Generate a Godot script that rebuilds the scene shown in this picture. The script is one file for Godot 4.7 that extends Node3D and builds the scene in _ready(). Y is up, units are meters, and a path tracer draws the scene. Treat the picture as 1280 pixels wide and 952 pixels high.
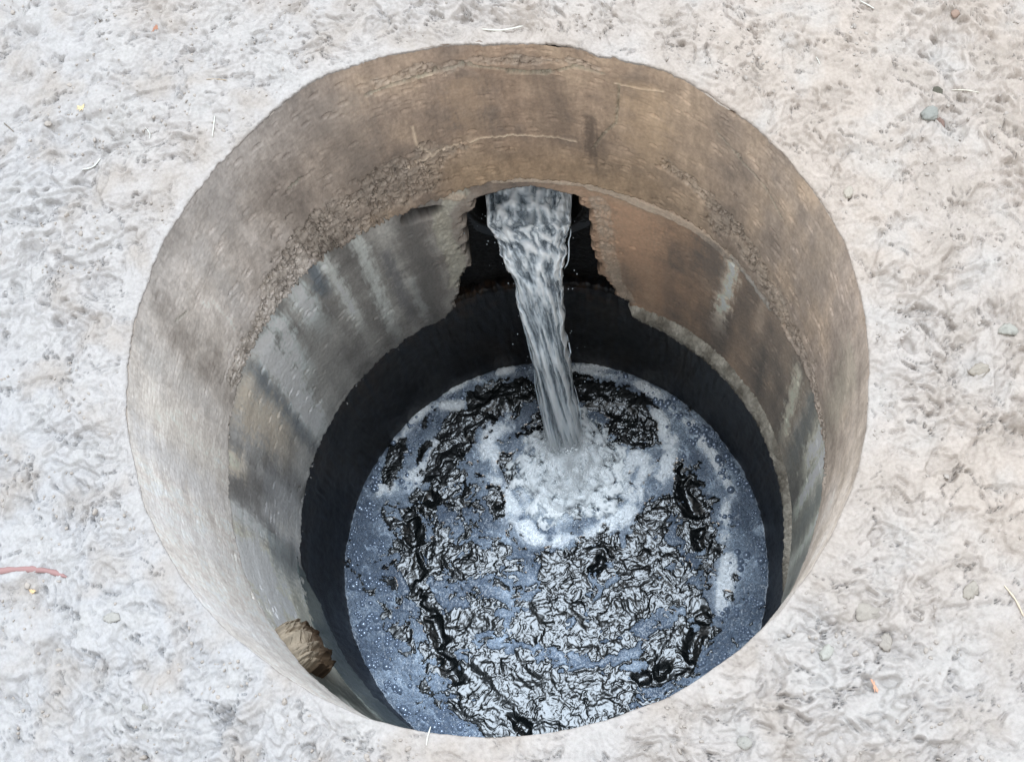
extends Node3D

# World frame: the rim of the shaft lies at y = 0, its axis is the y axis.
# An angle is measured in degrees from -z (the far side), growing towards +x.

const POOL_Y := -1.442
const SPLASH := Vector2(0.102, -0.205)
const PIPE_DEG := 15.0
const PIPE_Y := -0.632
const PIPE_R := 0.112
const RING_R := 0.5
const MID_R := 0.513
const LOW_R := 0.521

var fbm: FastNoiseLite
var fine: FastNoiseLite
var soft: FastNoiseLite
var ridge: FastNoiseLite
var cells: FastNoiseLite
var cell_id: FastNoiseLite
var gaps: FastNoiseLite
var grit: Texture2D
var grit_bump: Texture2D
var used := {}


# ---------------------------------------------------------------- naming
func numbered(called: String) -> String:
	if not used.has(called):
		used[called] = 0
		return called
	used[called] += 1
	return "%s_%03d" % [called, used[called]]


func thing(called: String, label: String, category: String, at := Vector3.ZERO, group := "") -> Node3D:
	var o := Node3D.new()
	o.name = numbered(called)
	add_child(o, true)
	o.position = at
	return tag(o, label, category, group)


func tag(o: Node3D, label: String, category: String, group := "") -> Node3D:
	o.set_meta("label", label)
	if category:
		o.set_meta("category", category)
	if group:
		o.set_meta("group", group)
	return o


func put(called: String, mesh: Mesh, mat: Material, parent: Node = self) -> MeshInstance3D:
	var o := MeshInstance3D.new()
	o.name = numbered(called) if parent == self else called
	o.mesh = mesh
	o.material_override = null
	for k in mesh.get_surface_count():
		o.set_surface_override_material(k, mat)
	parent.add_child(o, true)
	return o


func scatter(called: String, mesh: Mesh, mat: Material, places: Array, parent: Node = self, tones := PackedColorArray()) -> MultiMeshInstance3D:
	var mm := MultiMesh.new()
	mm.transform_format = MultiMesh.TRANSFORM_3D
	mm.use_colors = tones.size() > 0
	mm.mesh = mesh
	mm.instance_count = places.size()
	for k in places.size():
		mm.set_instance_transform(k, places[k])
		if tones.size():
			mm.set_instance_color(k, tones[k])
	var o := MultiMeshInstance3D.new()
	o.name = numbered(called) if parent == self else called
	o.multimesh = mm
	o.material_override = mat
	parent.add_child(o, true)
	o.set_meta("kind", "stuff")
	return o


# ---------------------------------------------------------------- numbers
func noise(kind: int, frequency: float, octaves: int, seed_: int) -> FastNoiseLite:
	var n := FastNoiseLite.new()
	n.noise_type = kind as FastNoiseLite.NoiseType
	n.seed = seed_
	n.frequency = frequency
	n.fractal_type = FastNoiseLite.FRACTAL_FBM if octaves > 1 else FastNoiseLite.FRACTAL_NONE
	n.fractal_octaves = octaves
	return n


func at_angle(deg: float, r: float, y: float) -> Vector3:
	var a := deg_to_rad(deg)
	return Vector3(r * sin(a), y, -r * cos(a))


func table(pairs: Array, x: float) -> float:
	if x <= pairs[0].x:
		return pairs[0].y
	for k in range(1, pairs.size()):
		if x <= pairs[k].x:
			var t: float = (x - pairs[k - 1].x) / (pairs[k].x - pairs[k - 1].x)
			t = t * t * (3.0 - 2.0 * t)
			return lerpf(pairs[k - 1].y, pairs[k].y, t)
	return pairs[-1].y


func tints(pairs: Array, x: float) -> Color:
	if x <= pairs[0][0]:
		return pairs[0][1]
	for k in range(1, pairs.size()):
		if x <= pairs[k][0]:
			return (pairs[k - 1][1] as Color).lerp(pairs[k][1], (x - pairs[k - 1][0]) / (pairs[k][0] - pairs[k - 1][0]))
	return pairs[-1][1]


func c8(r: float, g: float, b: float, a := 1.0) -> Color:
	return Color(r / 255.0, g / 255.0, b / 255.0, a)


func to_segment(p: Vector2, a: Vector2, b: Vector2) -> float:
	var ab := b - a
	return p.distance_to(a + ab * clampf((p - a).dot(ab) / maxf(ab.length_squared(), 1e-9), 0.0, 1.0))


# ---------------------------------------------------------------- meshes
# A grid of nu columns and nv rows as one smooth mesh; closed joins the last column to the first.
func grid_mesh(nu: int, nv: int, closed: bool, pos: PackedVector3Array, col: PackedColorArray, skip := PackedByteArray()) -> ArrayMesh:
	var nrm := PackedVector3Array()
	nrm.resize(pos.size())
	var idx := PackedInt32Array()
	var wide := nu if closed else nu - 1
	idx.resize(wide * (nv - 1) * 6)
	var n := 0
	for j in nv - 1:
		var row := j * nu
		for i in wide:
			var a := row + i
			var b := row + (i + 1 if i + 1 < nu else 0)
			var c := a + nu
			var d := b + nu
			if skip.size() and (skip[a] or skip[b] or skip[c] or skip[d]):
				continue
			var k := (pos[c] - pos[b]).cross(pos[d] - pos[a])
			nrm[a] += k
			nrm[b] += k
			nrm[c] += k
			nrm[d] += k
			idx[n] = a
			idx[n + 1] = b
			idx[n + 2] = c
			idx[n + 3] = b
			idx[n + 4] = d
			idx[n + 5] = c
			n += 6
	idx.resize(n)
	for i in nrm.size():
		nrm[i] = nrm[i].normalized()
	var arrays := []
	arrays.resize(Mesh.ARRAY_MAX)
	arrays[Mesh.ARRAY_VERTEX] = pos
	arrays[Mesh.ARRAY_NORMAL] = nrm
	arrays[Mesh.ARRAY_INDEX] = idx
	if col.size():
		arrays[Mesh.ARRAY_COLOR] = col
	var m := ArrayMesh.new()
	m.add_surface_from_arrays(Mesh.PRIMITIVE_TRIANGLES, arrays)
	return m


# A small rough stone, clod or chip: a sphere pushed about by noise, flattened and faceted.
func stone_mesh(size: Vector3, seed_: int, rough: float, facets := 0.0) -> ArrayMesh:
	var nu := 22
	var nv := 13
	var pos := PackedVector3Array()
	var rng := RandomNumberGenerator.new()
	rng.seed = seed_
	var cuts := []
	for k in 7:
		cuts.append([Vector3(rng.randf_range(-1, 1), rng.randf_range(-1, 1), rng.randf_range(-1, 1)).normalized(), rng.randf_range(0.62, 0.85)])
	for j in nv:
		var v := PI * j / (nv - 1)
		for i in nu:
			var u := TAU * i / nu
			var d := Vector3(sin(v) * cos(u), cos(v), sin(v) * sin(u))
			var r := 1.0 + rough * soft.get_noise_3d(d.x * 90 + seed_ * 37.0, d.y * 90, d.z * 90) + 0.5 * rough * fine.get_noise_3d(d.x * 6 + seed_, d.y * 6, d.z * 6)
			var p := d * r
			for c in cuts:
				var over: float = p.dot(c[0]) - c[1]
				if over > 0 and facets > 0:
					p -= c[0] * over * facets
			pos.append(p * size * 0.5)
	return grid_mesh(nu, nv, true, pos, PackedColorArray())


# A stalk, twig or cord along a list of points, tapered to both ends.
func stalk_mesh(points: PackedVector3Array, r: float, sides := 7) -> ArrayMesh:
	var curve := Curve3D.new()
	for p in points:
		curve.add_point(p)
	for k in points.size():
		var before := points[maxi(k - 1, 0)]
		var after := points[mini(k + 1, points.size() - 1)]
		var t := (after - before) / 6.0
		curve.set_point_in(k, -t)
		curve.set_point_out(k, t)
	var rings := 14
	var pos := PackedVector3Array()
	for j in rings:
		var f := float(j) / (rings - 1)
		var p := curve.sample_baked(f * curve.get_baked_length(), true)
		var q := curve.sample_baked(minf(f + 0.02, 1.0) * curve.get_baked_length(), true) - curve.sample_baked(maxf(f - 0.02, 0.0) * curve.get_baked_length(), true)
		var side := q.cross(Vector3.UP).normalized()
		var up := side.cross(q).normalized()
		var w := r * (0.15 + 0.85 * minf(1.0, 6.0 * minf(f, 1.0 - f))) * (1.0 + 0.25 * sin(f * 23.0))
		for i in sides:
			var a := TAU * i / sides
			pos.append(p + (side * cos(a) + up * sin(a)) * w)
	return grid_mesh(sides, rings, true, pos, PackedColorArray())


func bubble_mesh(sides: int, rings: int) -> ArrayMesh:
	var pos := PackedVector3Array()
	for j in rings:
		var v := (PI * 0.5) * j / (rings - 1)
		for i in sides:
			var u := TAU * i / sides
			pos.append(Vector3(sin(v) * cos(u), cos(v) * 0.75, sin(v) * sin(u)))
	return grid_mesh(sides, rings, true, pos, PackedColorArray())


# ---------------------------------------------------------------- materials
func grit_textures() -> void:
	var n := noise(FastNoiseLite.TYPE_SIMPLEX_SMOOTH, 0.045, 5, 71)
	var t := NoiseTexture2D.new()
	t.width = 1024
	t.height = 1024
	t.seamless = true
	t.noise = n
	var ramp := Gradient.new()
	ramp.set_color(0, Color(0.88, 0.875, 0.87))
	ramp.set_color(1, Color(1, 1, 1))
	ramp.add_point(0.42, Color(0.955, 0.952, 0.95))
	t.color_ramp = ramp
	grit = t
	var b := NoiseTexture2D.new()
	b.width = 1024
	b.height = 1024
	b.seamless = true
	b.noise = noise(FastNoiseLite.TYPE_SIMPLEX_SMOOTH, 0.06, 5, 72)
	grit_bump = b


func painted(rough: float, spec := 0.4, relief := 0.12, tall := 3.1) -> StandardMaterial3D:
	var m := StandardMaterial3D.new()
	m.vertex_color_use_as_albedo = true
	m.vertex_color_is_srgb = true
	m.roughness = rough
	m.metallic_specular = spec
	m.albedo_texture = grit
	m.uv1_triplanar = true
	m.uv1_world_triplanar = true
	m.uv1_scale = Vector3(3.1, tall, 3.1)
	if relief > 0:
		m.heightmap_enabled = true
		m.heightmap_texture = grit_bump
		m.heightmap_scale = relief
	return m


func plain(color: Color, rough: float, spec := 0.4, textured := true) -> StandardMaterial3D:
	var m := StandardMaterial3D.new()
	m.albedo_color = color
	m.roughness = rough
	m.metallic_specular = spec
	if textured:
		m.albedo_texture = grit
		m.uv1_triplanar = true
		m.uv1_scale = Vector3(9, 9, 9)
	return m


# ---------------------------------------------------------------- the ground
const RIM := [Vector2(-180, 0.500), Vector2(-168, 0.4984), Vector2(-150, 0.4972), Vector2(-129, 0.4938), Vector2(-115, 0.4975), Vector2(-95, 0.5005), Vector2(-70, 0.5015), Vector2(-55, 0.5055), Vector2(-45, 0.502), Vector2(-30, 0.503), Vector2(-14, 0.5118), Vector2(-7, 0.504), Vector2(4, 0.4967), Vector2(15, 0.4885), Vector2(35, 0.487), Vector2(46, 0.496), Vector2(56, 0.4925), Vector2(66, 0.4995), Vector2(90, 0.503), Vector2(110, 0.5005), Vector2(130, 0.5035), Vector2(155, 0.504), Vector2(168, 0.5035), Vector2(180, 0.500)]


func rim_radius(deg: float) -> float:
	var a := deg_to_rad(deg)
	return table(RIM, deg) + 0.0012 * fine.get_noise_2d(sin(a) * 0.5, cos(a) * 0.5) + (0.0004 + 0.0012 * smoothstep(0.2, 0.9, cos(a))) * fine.get_noise_2d(sin(a) * 2.1 + 5, cos(a) * 2.1)


# Height of the trowelled, dried clay.
func ground_height(x: float, z: float, from_rim: float) -> float:
	var wx := x + 0.016 * soft.get_noise_2d(x * 9.0, z * 9.0) + 0.0012 * fine.get_noise_2d(x * 3.0, z * 3.0)
	var wz := z + 0.016 * soft.get_noise_2d(x * 9.0 + 40.0, z * 9.0 + 17.0) + 0.0012 * fine.get_noise_2d(x * 3.0 + 9.0, z * 3.0)
	# the trowelled skin: broad waves and softly dragged ridges
	var h := 0.014 * soft.get_noise_2d(x * 3.0 + 9.0, z * 3.0)
	var su := 0.82 * wx + 0.57 * wz
	var sv := -0.57 * wx + 0.82 * wz
	var wild := 0.22 + 0.78 * smoothstep(-0.25, 0.35, soft.get_noise_2d(x * 2.6 + 15.0, z * 2.6 + 8.0))
	h += 0.0062 * soft.get_noise_2d(su * 4.5, sv * 8.0)
	h += 0.0028 * wild * (0.5 - absf(fbm.get_noise_2d(su * 9.0 + 4.0, sv * 17.0)))
	h += 0.0004 * fine.get_noise_2d(su * 2.2, sv * 4.5) + 0.0004 * fine.get_noise_2d(x * 13.0, z * 13.0)
	# thin flakes, each a step with a steep edge
	var f := 4.2 * (fbm.get_noise_2d(wx * 6.0 + 11.0, wz * 8.0) + 1.0)
	var part := f - floorf(f)
	h += (0.0014 + 0.0034 * wild) * (floorf(f) - 4.0 + smoothstep(0.0, 0.06, part) * 0.85 + 0.15 * part)
	# places where the skin has torn away and the crumbly body shows
	var zone := smoothstep(-0.25, 0.25, soft.get_noise_2d(x * 4.0 + 55.0, z * 4.0))
	var torn := smoothstep(0.10, 0.15, fbm.get_noise_2d(wx * 10.0 + 3.0, wz * 14.0) - 0.10 * (1.0 - zone) - 0.16 * (1.0 - wild))
	var torn2 := smoothstep(0.20, 0.27, fbm.get_noise_2d(wx * 25.0 + 90.0, wz * 34.0) - 0.12 * (1.0 - zone) - 0.18 * (1.0 - wild))
	if torn > 0.0:
		h -= torn * (0.0040 + 0.0042 * absf(fbm.get_noise_2d(wx * 34.0, wz * 44.0)) + 0.0016 * cells.get_noise_2d(wx * 75.0, wz * 85.0))
	h -= torn2 * (0.0024 + 0.0014 * fine.get_noise_2d(x * 7.0, z * 7.0))
	# short open cracks where the skin has lifted
	var k := absf(fbm.get_noise_2d(su * 11.0 + 120.0, sv * 16.0))
	var here := smoothstep(0.12, 0.34, fine.get_noise_2d(x * 1.1 + 70.0, z * 1.1))
	h -= 0.0100 * (1.0 - smoothstep(0.0, 0.050, k)) * here
	var long := absf(fbm.get_noise_2d(wx * 2.6 + 44.0, wz * 3.4))
	h -= 0.0060 * (1.0 - smoothstep(0.0, 0.012, long)) * smoothstep(0.0, 0.3, soft.get_noise_2d(x * 7.0 + 5.0, z * 7.0))
	# a few slits left by the drying, leaning one way
	var tick := smoothstep(0.6, 0.85, cell_id.get_noise_2d(su * 44.0, sv * 110.0)) * smoothstep(-0.45, -0.75, cells.get_noise_2d(su * 44.0, sv * 110.0))
	h -= 0.0080 * tick * wild
	# the plaster runs out smooth and a little proud towards the hole
	var near := clampf(1.0 - from_rim / 0.05, 0.0, 1.0)
	h = lerpf(h, h * 0.30 + 0.0015, near)
	return h


func ground_color(x: float, z: float) -> Color:
	var a := soft.get_noise_2d(x * 2.2 + 31.0, z * 2.2)
	var b := fbm.get_noise_2d(x * 7.0 + 80.0, z * 7.0)
	var side := clampf((x - 0.35 * z) * 0.9 + 0.45 * a, -0.7, 0.7)
	var c := c8(157, 154, 153).lerp(c8(161, 149, 139), 0.5 + 0.75 * side)
	c = c.lerp(c8(143, 132, 122), clampf(0.7 * b, 0.0, 0.5))
	c = c.lerp(c8(160, 156, 152), clampf(-0.6 * b, 0.0, 0.5))
	var d := fine.get_noise_2d(x * 14.0, z * 14.0)
	var s := 1.0 + 0.03 * d + 0.03 * fine.get_noise_2d(x * 3.0 + 9.0, z * 3.0)
	return Color(c.r * s, c.g * s, c.b * s)


func build_ground() -> void:
	var nu := 1800
	var radii := PackedFloat32Array()
	var drop := PackedFloat32Array()
	# the skin turns over the edge and a little way down the ring
	for k in [[0.0022, -0.0100], [0.0016, -0.0080], [0.0010, -0.0064], [0.0005, -0.0048], [0.0002, -0.0034], [0.0006, -0.0018], [0.0018, -0.0006], [0.0034, 0.0]]:
		radii.append(k[0])
		drop.append(k[1])
	var r := 0.0052
	while r < 0.43:
		radii.append(r)
		drop.append(0.0)
		r += 0.0017 + r * 0.0005
	while r < 900.0:
		radii.append(r)
		drop.append(0.0)
		r *= 1.06 if r < 2.0 else 1.5
	var nv := radii.size()
	var pos := PackedVector3Array()
	var col := PackedColorArray()
	pos.resize(nu * nv)
	col.resize(nu * nv)
	var rims := PackedFloat32Array()
	for i in nu:
		rims.append(rim_radius(360.0 * i / nu - 180.0))
	for j in nv:
		for i in nu:
			var a := TAU * i / nu - PI
			var rad := rims[i] + radii[j]
			var x := rad * sin(a)
			var z := -rad * cos(a)
			var y := drop[j]
			if j < 8:
				y += 0.0016 * fine.get_noise_2d(x * 4.0, z * 4.0) + 0.0008 * fine.get_noise_3d(x * 12.0, y * 30.0, z * 12.0)
			var far := smoothstep(1.2, 3.0, rad)
			y += ground_height(x, z, radii[j]) * (1.0 - far) if rad < 3.0 else 0.0
			pos[j * nu + i] = Vector3(x, y, z)
			col[j * nu + i] = ground_color(x, z)
	var g := put("ground", grid_mesh(nu, nv, true, pos, col), painted(0.95, 0.25, 0.10))
	g.set_meta("kind", "structure")
	g.set_meta("label", "pale dried clay plastered round the round hole")


func on_ground(x: float, z: float) -> Vector3:
	var deg := rad_to_deg(atan2(x, -z))
	return Vector3(x, ground_height(x, z, maxf(Vector2(x, z).length() - rim_radius(deg), 0.0)), z)


# ---------------------------------------------------------------- the rings
# Masks over the unrolled wall: arc length in metres (at 0.5 m) against height.
class Unrolled:
	var nu: int
	var nv: int
	var top: float
	var bottom: float
	var data := PackedFloat32Array()

	func _init(u: int, v: int, t: float, b: float) -> void:
		nu = u
		nv = v
		top = t
		bottom = b
		data.resize(u * v)

	# a stroke through points (degrees, y), with a soft edge; keeps the larger value
	func stroke(points: Array, width: float, edge: float, strength := 1.0) -> Unrolled:
		for k in range(maxi(points.size() - 1, 1)):
			var pa: Vector2 = points[k]
			var pb: Vector2 = points[mini(k + 1, points.size() - 1)]
			var a := Vector2(deg_to_rad(pa.x) * 0.5, pa.y)
			var b := Vector2(deg_to_rad(pb.x) * 0.5, pb.y)
			var reach := width + edge
			var per := PI / nu
			var i0 := int(floor((minf(a.x, b.x) - reach + PI * 0.5) / per))
			var i1 := int(ceil((maxf(a.x, b.x) + reach + PI * 0.5) / per))
			var dy := (top - bottom) / (nv - 1)
			var j0 := maxi(0, int((top - maxf(a.y, b.y) - reach) / dy))
			var j1 := mini(nv - 1, int((top - minf(a.y, b.y) + reach) / dy) + 1)
			var ab := b - a
			var l2 := maxf(ab.length_squared(), 1e-9)
			for j in range(j0, j1 + 1):
				var y := top - dy * j
				for i in range(i0, i1 + 1):
					var p := Vector2(i * per - PI * 0.5, y)
					var d := p.distance_to(a + ab * clampf((p - a).dot(ab) / l2, 0.0, 1.0))
					if d < reach:
						var at := j * nu + posmod(i, nu)
						data[at] = maxf(data[at], strength * (1.0 - smoothstep(maxf(width - edge, 0.0), reach, d)))
		return self


# Streaks that have run down a wall: [degrees, y top, y bottom, half width, colour, strength, degrees the foot has wandered]
func drips(col: PackedColorArray, nu: int, nv: int, top: float, bottom: float, list: Array, gain: float) -> void:
	var per := PI / nu
	var dy := (top - bottom) / (nv - 1)
	for d in list:
		var x0: float = deg_to_rad(d[0]) * 0.5
		var w: float = d[3]
		var wander: float = deg_to_rad(d[6]) * 0.5 if d.size() > 6 else 0.0
		var j0 := maxi(0, int((top - d[1] - 0.03) / dy))
		var j1 := mini(nv - 1, int((top - d[2] + 0.06) / dy))
		for j in range(j0, j1 + 1):
			var y := top - dy * j
			var t: float = (d[1] - y) / (d[1] - d[2])
			var cx := x0 + wander * t + w * 0.5 * fine.get_noise_2d(y * 1.6 + d[0], d[0])
			var i0 := int((cx - 2.0 * w + PI * 0.5) / per)
			var i1 := int((cx + 2.0 * w + PI * 0.5) / per)
			var along := smoothstep(-0.06, 0.04, t) * (1.0 - smoothstep(0.55, 1.15, t))
			for i in range(i0, i1 + 1):
				var x := i * per - PI * 0.5
				var q := absf(x - cx) / w
				var k: float = 0.85 * d[5] * along * (1.0 - smoothstep(0.15, 1.7, q + 0.55 * fine.get_noise_2d(x * 9.0, y * 1.2) + 0.35 * fine.get_noise_2d(x * 9.0 + 3.0, y * 9.0)))
				if k > 0.0:
					var at := j * nu + posmod(i, nu)
					col[at] = col[at].lerp(d[4], clampf(k, 0.0, 1.0))
	for at in col.size():
		var c := col[at]
		var grey := 0.3 * c.r + 0.6 * c.g + 0.1 * c.b
		c = c.lerp(Color(grey, grey, grey), 0.30)
		col[at] = Color(minf(c.r * gain, 0.89), minf(c.g * gain, 0.89), minf(c.b * gain, 0.89))


func lip_y(deg: float) -> float:
	var a := deg_to_rad(deg)
	var jag := clampf(1.0 - absf(deg + 28.0) / 45.0, 0.0, 1.0) + 0.7 * clampf(1.0 - absf(deg - 66.0) / 30.0, 0.0, 1.0)
	var y := table([Vector2(-180, -0.44), Vector2(-108, -0.462), Vector2(-80, -0.466), Vector2(-59, -0.442), Vector2(-33, -0.440), Vector2(-18, -0.468), Vector2(-8, -0.472), Vector2(10, -0.450), Vector2(20, -0.447), Vector2(35, -0.452), Vector2(52, -0.438), Vector2(62, -0.440), Vector2(80, -0.482), Vector2(96, -0.462), Vector2(112, -0.425), Vector2(180, -0.44)], deg)
	return y + 0.006 * fine.get_noise_2d(sin(a) * 1.1 + 3.0, cos(a) * 1.1) + (0.004 + 0.010 * jag) * fine.get_noise_2d(sin(a) * 4.0, cos(a) * 4.0) + 0.009 * jag * cells.get_noise_2d(sin(a) * 26.0, cos(a) * 26.0)


func build_upper_ring() -> void:
	var root := thing("concrete_ring", "topmost brown and grey pitted concrete ring lining the hole just below the clay", "concrete ring")
	var nu := 1560
	var nv := 190
	var top := -0.004
	var bottom := -0.45
	var honey := Unrolled.new(nu, nv, top, bottom)
	honey.stroke([Vector2(-58, -0.428), Vector2(-42, -0.395), Vector2(-30, -0.350), Vector2(-18, -0.335), Vector2(-8, -0.32)], 0.042, 0.045)
	honey.stroke([Vector2(-34, -0.40), Vector2(-18, -0.41), Vector2(-6, -0.37), Vector2(-1, -0.30)], 0.030, 0.045)
	honey.stroke([Vector2(-80, -0.452), Vector2(-56, -0.430), Vector2(-30, -0.430), Vector2(-12, -0.455)], 0.010, 0.016)
	honey.stroke([Vector2(46, -0.276), Vector2(54, -0.315), Vector2(62, -0.345)], 0.010, 0.022)
	honey.stroke([Vector2(60, -0.345), Vector2(70, -0.375), Vector2(80, -0.395), Vector2(90, -0.405)], 0.040, 0.035)
	honey.stroke([Vector2(86, -0.41), Vector2(100, -0.42), Vector2(112, -0.41)], 0.022, 0.02)
	honey.stroke([Vector2(-6, -0.052), Vector2(6, -0.062), Vector2(12, -0.05), Vector2(20, -0.055), Vector2(32, -0.05)], 0.010, 0.014, 0.8)
	var crack := Unrolled.new(nu, nv, top, bottom)
	crack.stroke([Vector2(-9, -0.075), Vector2(2, -0.072), Vector2(10, -0.064), Vector2(17, -0.085), Vector2(23, -0.096), Vector2(28, -0.062), Vector2(34, -0.058)], 0.0020, 0.0035)
	crack.stroke([Vector2(17, -0.09), Vector2(21, -0.092), Vector2(24, -0.085)], 0.006, 0.005)
	crack.stroke([Vector2(36.7, -0.079), Vector2(36.2, -0.14), Vector2(35.8, -0.20), Vector2(33, -0.25), Vector2(31, -0.30)], 0.0010, 0.0030, 0.8)
	crack.stroke([Vector2(56, -0.09), Vector2(62, -0.12), Vector2(68, -0.13), Vector2(73, -0.155)], 0.0014, 0.003, 0.8)
	crack.stroke([Vector2(-62, -0.12), Vector2(-59, -0.145)], 0.002, 0.002, 0.7)
	crack.stroke([Vector2(-29, -0.185), Vector2(-26, -0.175)], 0.003, 0.002)
	crack.stroke([Vector2(-97, -0.398), Vector2(-96.4, -0.402)], 0.006, 0.004)
	crack.stroke([Vector2(-105, -0.41), Vector2(-104.5, -0.412)], 0.005, 0.004)
	var seam := Unrolled.new(nu, nv, top, bottom)
	seam.stroke([Vector2(-6, -0.305), Vector2(-2.3, -0.296), Vector2(4.3, -0.285), Vector2(18.4, -0.282), Vector2(27.7, -0.287)], 0.0016, 0.003)
	seam.stroke([Vector2(-2.9, -0.190), Vector2(-3.2, -0.25), Vector2(-0.6, -0.296)], 0.0012, 0.003, 0.8)
	seam.stroke([Vector2(-8, -0.078), Vector2(-4, -0.070), Vector2(3, -0.075)], 0.0012, 0.003, 0.6)
	seam.stroke([Vector2(36, -0.082), Vector2(41, -0.078), Vector2(45, -0.060)], 0.0016, 0.003, 0.9)
	var pos := PackedVector3Array()
	var col := PackedColorArray()
	pos.resize(nu * nv)
	col.resize(nu * nv)
	var base := [[-180.0, c8(138, 132, 126)], [-110.0, c8(142, 136, 131)], [-85.0, c8(138, 132, 126)], [-60.0, c8(131, 123, 116)], [-38.0, c8(113, 103, 95)], [-10.0, c8(105, 89, 76)], [15.0, c8(109, 88, 71)], [45.0, c8(112, 92, 74)], [72.0, c8(107, 93, 81)], [95.0, c8(113, 99, 88)], [125.0, c8(126, 113, 100)], [180.0, c8(152, 147, 140)]]
	for i in nu:
		var deg := 360.0 * i / nu - 180.0
		var a := deg_to_rad(deg)
		var sx := sin(a)
		var sz := -cos(a)
		var r_top := rim_radius(deg) + 0.0012
		var low := lip_y(deg)
		var b := tints(base, deg)
		for j in nv:
			var v := minf(float(j) / (nv - 8), 1.0)
			var at := j * nu + i
			var y := lerpf(top, low, v)
			var r := lerpf(r_top, RING_R, smoothstep(0.0, 0.30, v))
			var x := r * sx
			var z := r * sz
			var hm := honey.data[at]
			# casting marks: small sideways pits, denser in some patches
			var tilt := y + 0.10 * r * a
			var where := smoothstep(-0.30, 0.30, fbm.get_noise_3d(x * 5.0, y * 7.0, z * 5.0))
			var back := smoothstep(-75.0, -30.0, deg) * (1.0 - smoothstep(70.0, 120.0, deg))
			var pit := smoothstep(0.35, 0.75, cell_id.get_noise_3d(x * 46.0, tilt * 120.0, z * 46.0)) * smoothstep(-0.48, -0.80, cells.get_noise_3d(x * 46.0, tilt * 120.0, z * 46.0))
			pit *= where * (0.12 + 0.88 * back)
			var off := 0.0016 * soft.get_noise_3d(x * 10.0, y * 12.0, z * 10.0) + 0.0007 * fine.get_noise_3d(x * 6.0, y * 10.0, z * 6.0) + 0.0003 * fine.get_noise_3d(x * 22.0, y * 26.0, z * 22.0)
			off += 0.0062 * pit
			# exposed stones where the paste has fallen out
			var h2 := smoothstep(0.34, 0.62, hm + 0.9 * fbm.get_noise_3d(x * 13.0, y * 15.0, z * 13.0))
			var stone := cells.get_noise_3d(x * 95.0, y * 105.0, z * 95.0)
			var big := cells.get_noise_3d(x * 48.0 + 7.0, y * 52.0, z * 48.0)
			if hm > 0.02:
				off += h2 * (0.0020 + 0.0022 * stone + 0.0050 * maxf(big + 0.55, 0.0) + 0.0110 * (1.0 - smoothstep(0.0, 0.20, 1.0 + gaps.get_noise_3d(x * 70.0, y * 96.0, z * 70.0))) * smoothstep(-0.35, 0.25, fine.get_noise_3d(x * 3.0, y * 3.0, z * 3.0)))
			off += 0.006 * smoothstep(0.3, 0.9, crack.data[at] * (0.85 + 0.6 * fine.get_noise_2d(deg * 0.09, y * 9.0)))
			off -= 0.0016 * seam.data[at]
			if j >= nv - 8:
				off += 0.0055 * (j - (nv - 8))
				y -= 0.0012 * sin((j - (nv - 8)) * 0.45) - 0.0025 * fine.get_noise_3d(x * 8.0, j * 0.3, z * 8.0)
			r += off
			pos[at] = Vector3(r * sx, y, r * sz)
			var c := b
			var stain := fbm.get_noise_3d(x * 6.0, y * 1.6, z * 6.0)
			var patch := fbm.get_noise_3d(x * 9.0 + 20.0, y * 9.0, z * 9.0)
			c = c.lerp(c8(74, 66, 60) if deg > -70.0 and deg < 130.0 else c8(120, 116, 113), clampf(0.7 * stain + 0.5 * patch, 0.0, 0.5))
			c = c.lerp(c8(134, 111, 88) if deg > -20.0 and deg < 110.0 else c8(150, 141, 135), clampf(-0.9 * stain - 0.4 * patch, 0.0, 0.6))
			# the paste darkens to grey right under the clay on the left, and is rusty by the outlet
			c = c.lerp(c8(94, 90, 88), 0.55 * clampf(1.0 - v / 0.35, 0.0, 1.0) * smoothstep(-78.0, -55.0, deg) * (1.0 - smoothstep(-30.0, -5.0, deg)))
			c = c.lerp(c8(126, 100, 72), 0.5 * smoothstep(0.62, 0.9, v) * smoothstep(-6.0, 4.0, deg) * (1.0 - smoothstep(35.0, 60.0, deg)))
			c = c.lerp(c8(160, 138, 112), 0.75 * seam.data[at])
			c = c.lerp(c8(96, 100, 84), 0.45 * crack.data[at])
			if hm > 0.02:
				var w := 0.55 + 0.5 * cell_id.get_noise_3d(x * 95.0, y * 105.0, z * 95.0)
				c = c.lerp(c8(92, 82, 72).lerp(c8(138, 128, 115), w), 0.30 * h2)
			var s := 1.0 + 0.10 * fbm.get_noise_3d(x * 30.0, y * 9.0, z * 30.0) + 0.09 * fine.get_noise_3d(x * 9.0, y * 3.0, z * 9.0) + 0.06 * fine.get_noise_3d(x * 30.0, y * 12.0, z * 30.0)
			col[at] = Color(c.r * s, c.g * s, c.b * s)
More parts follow.
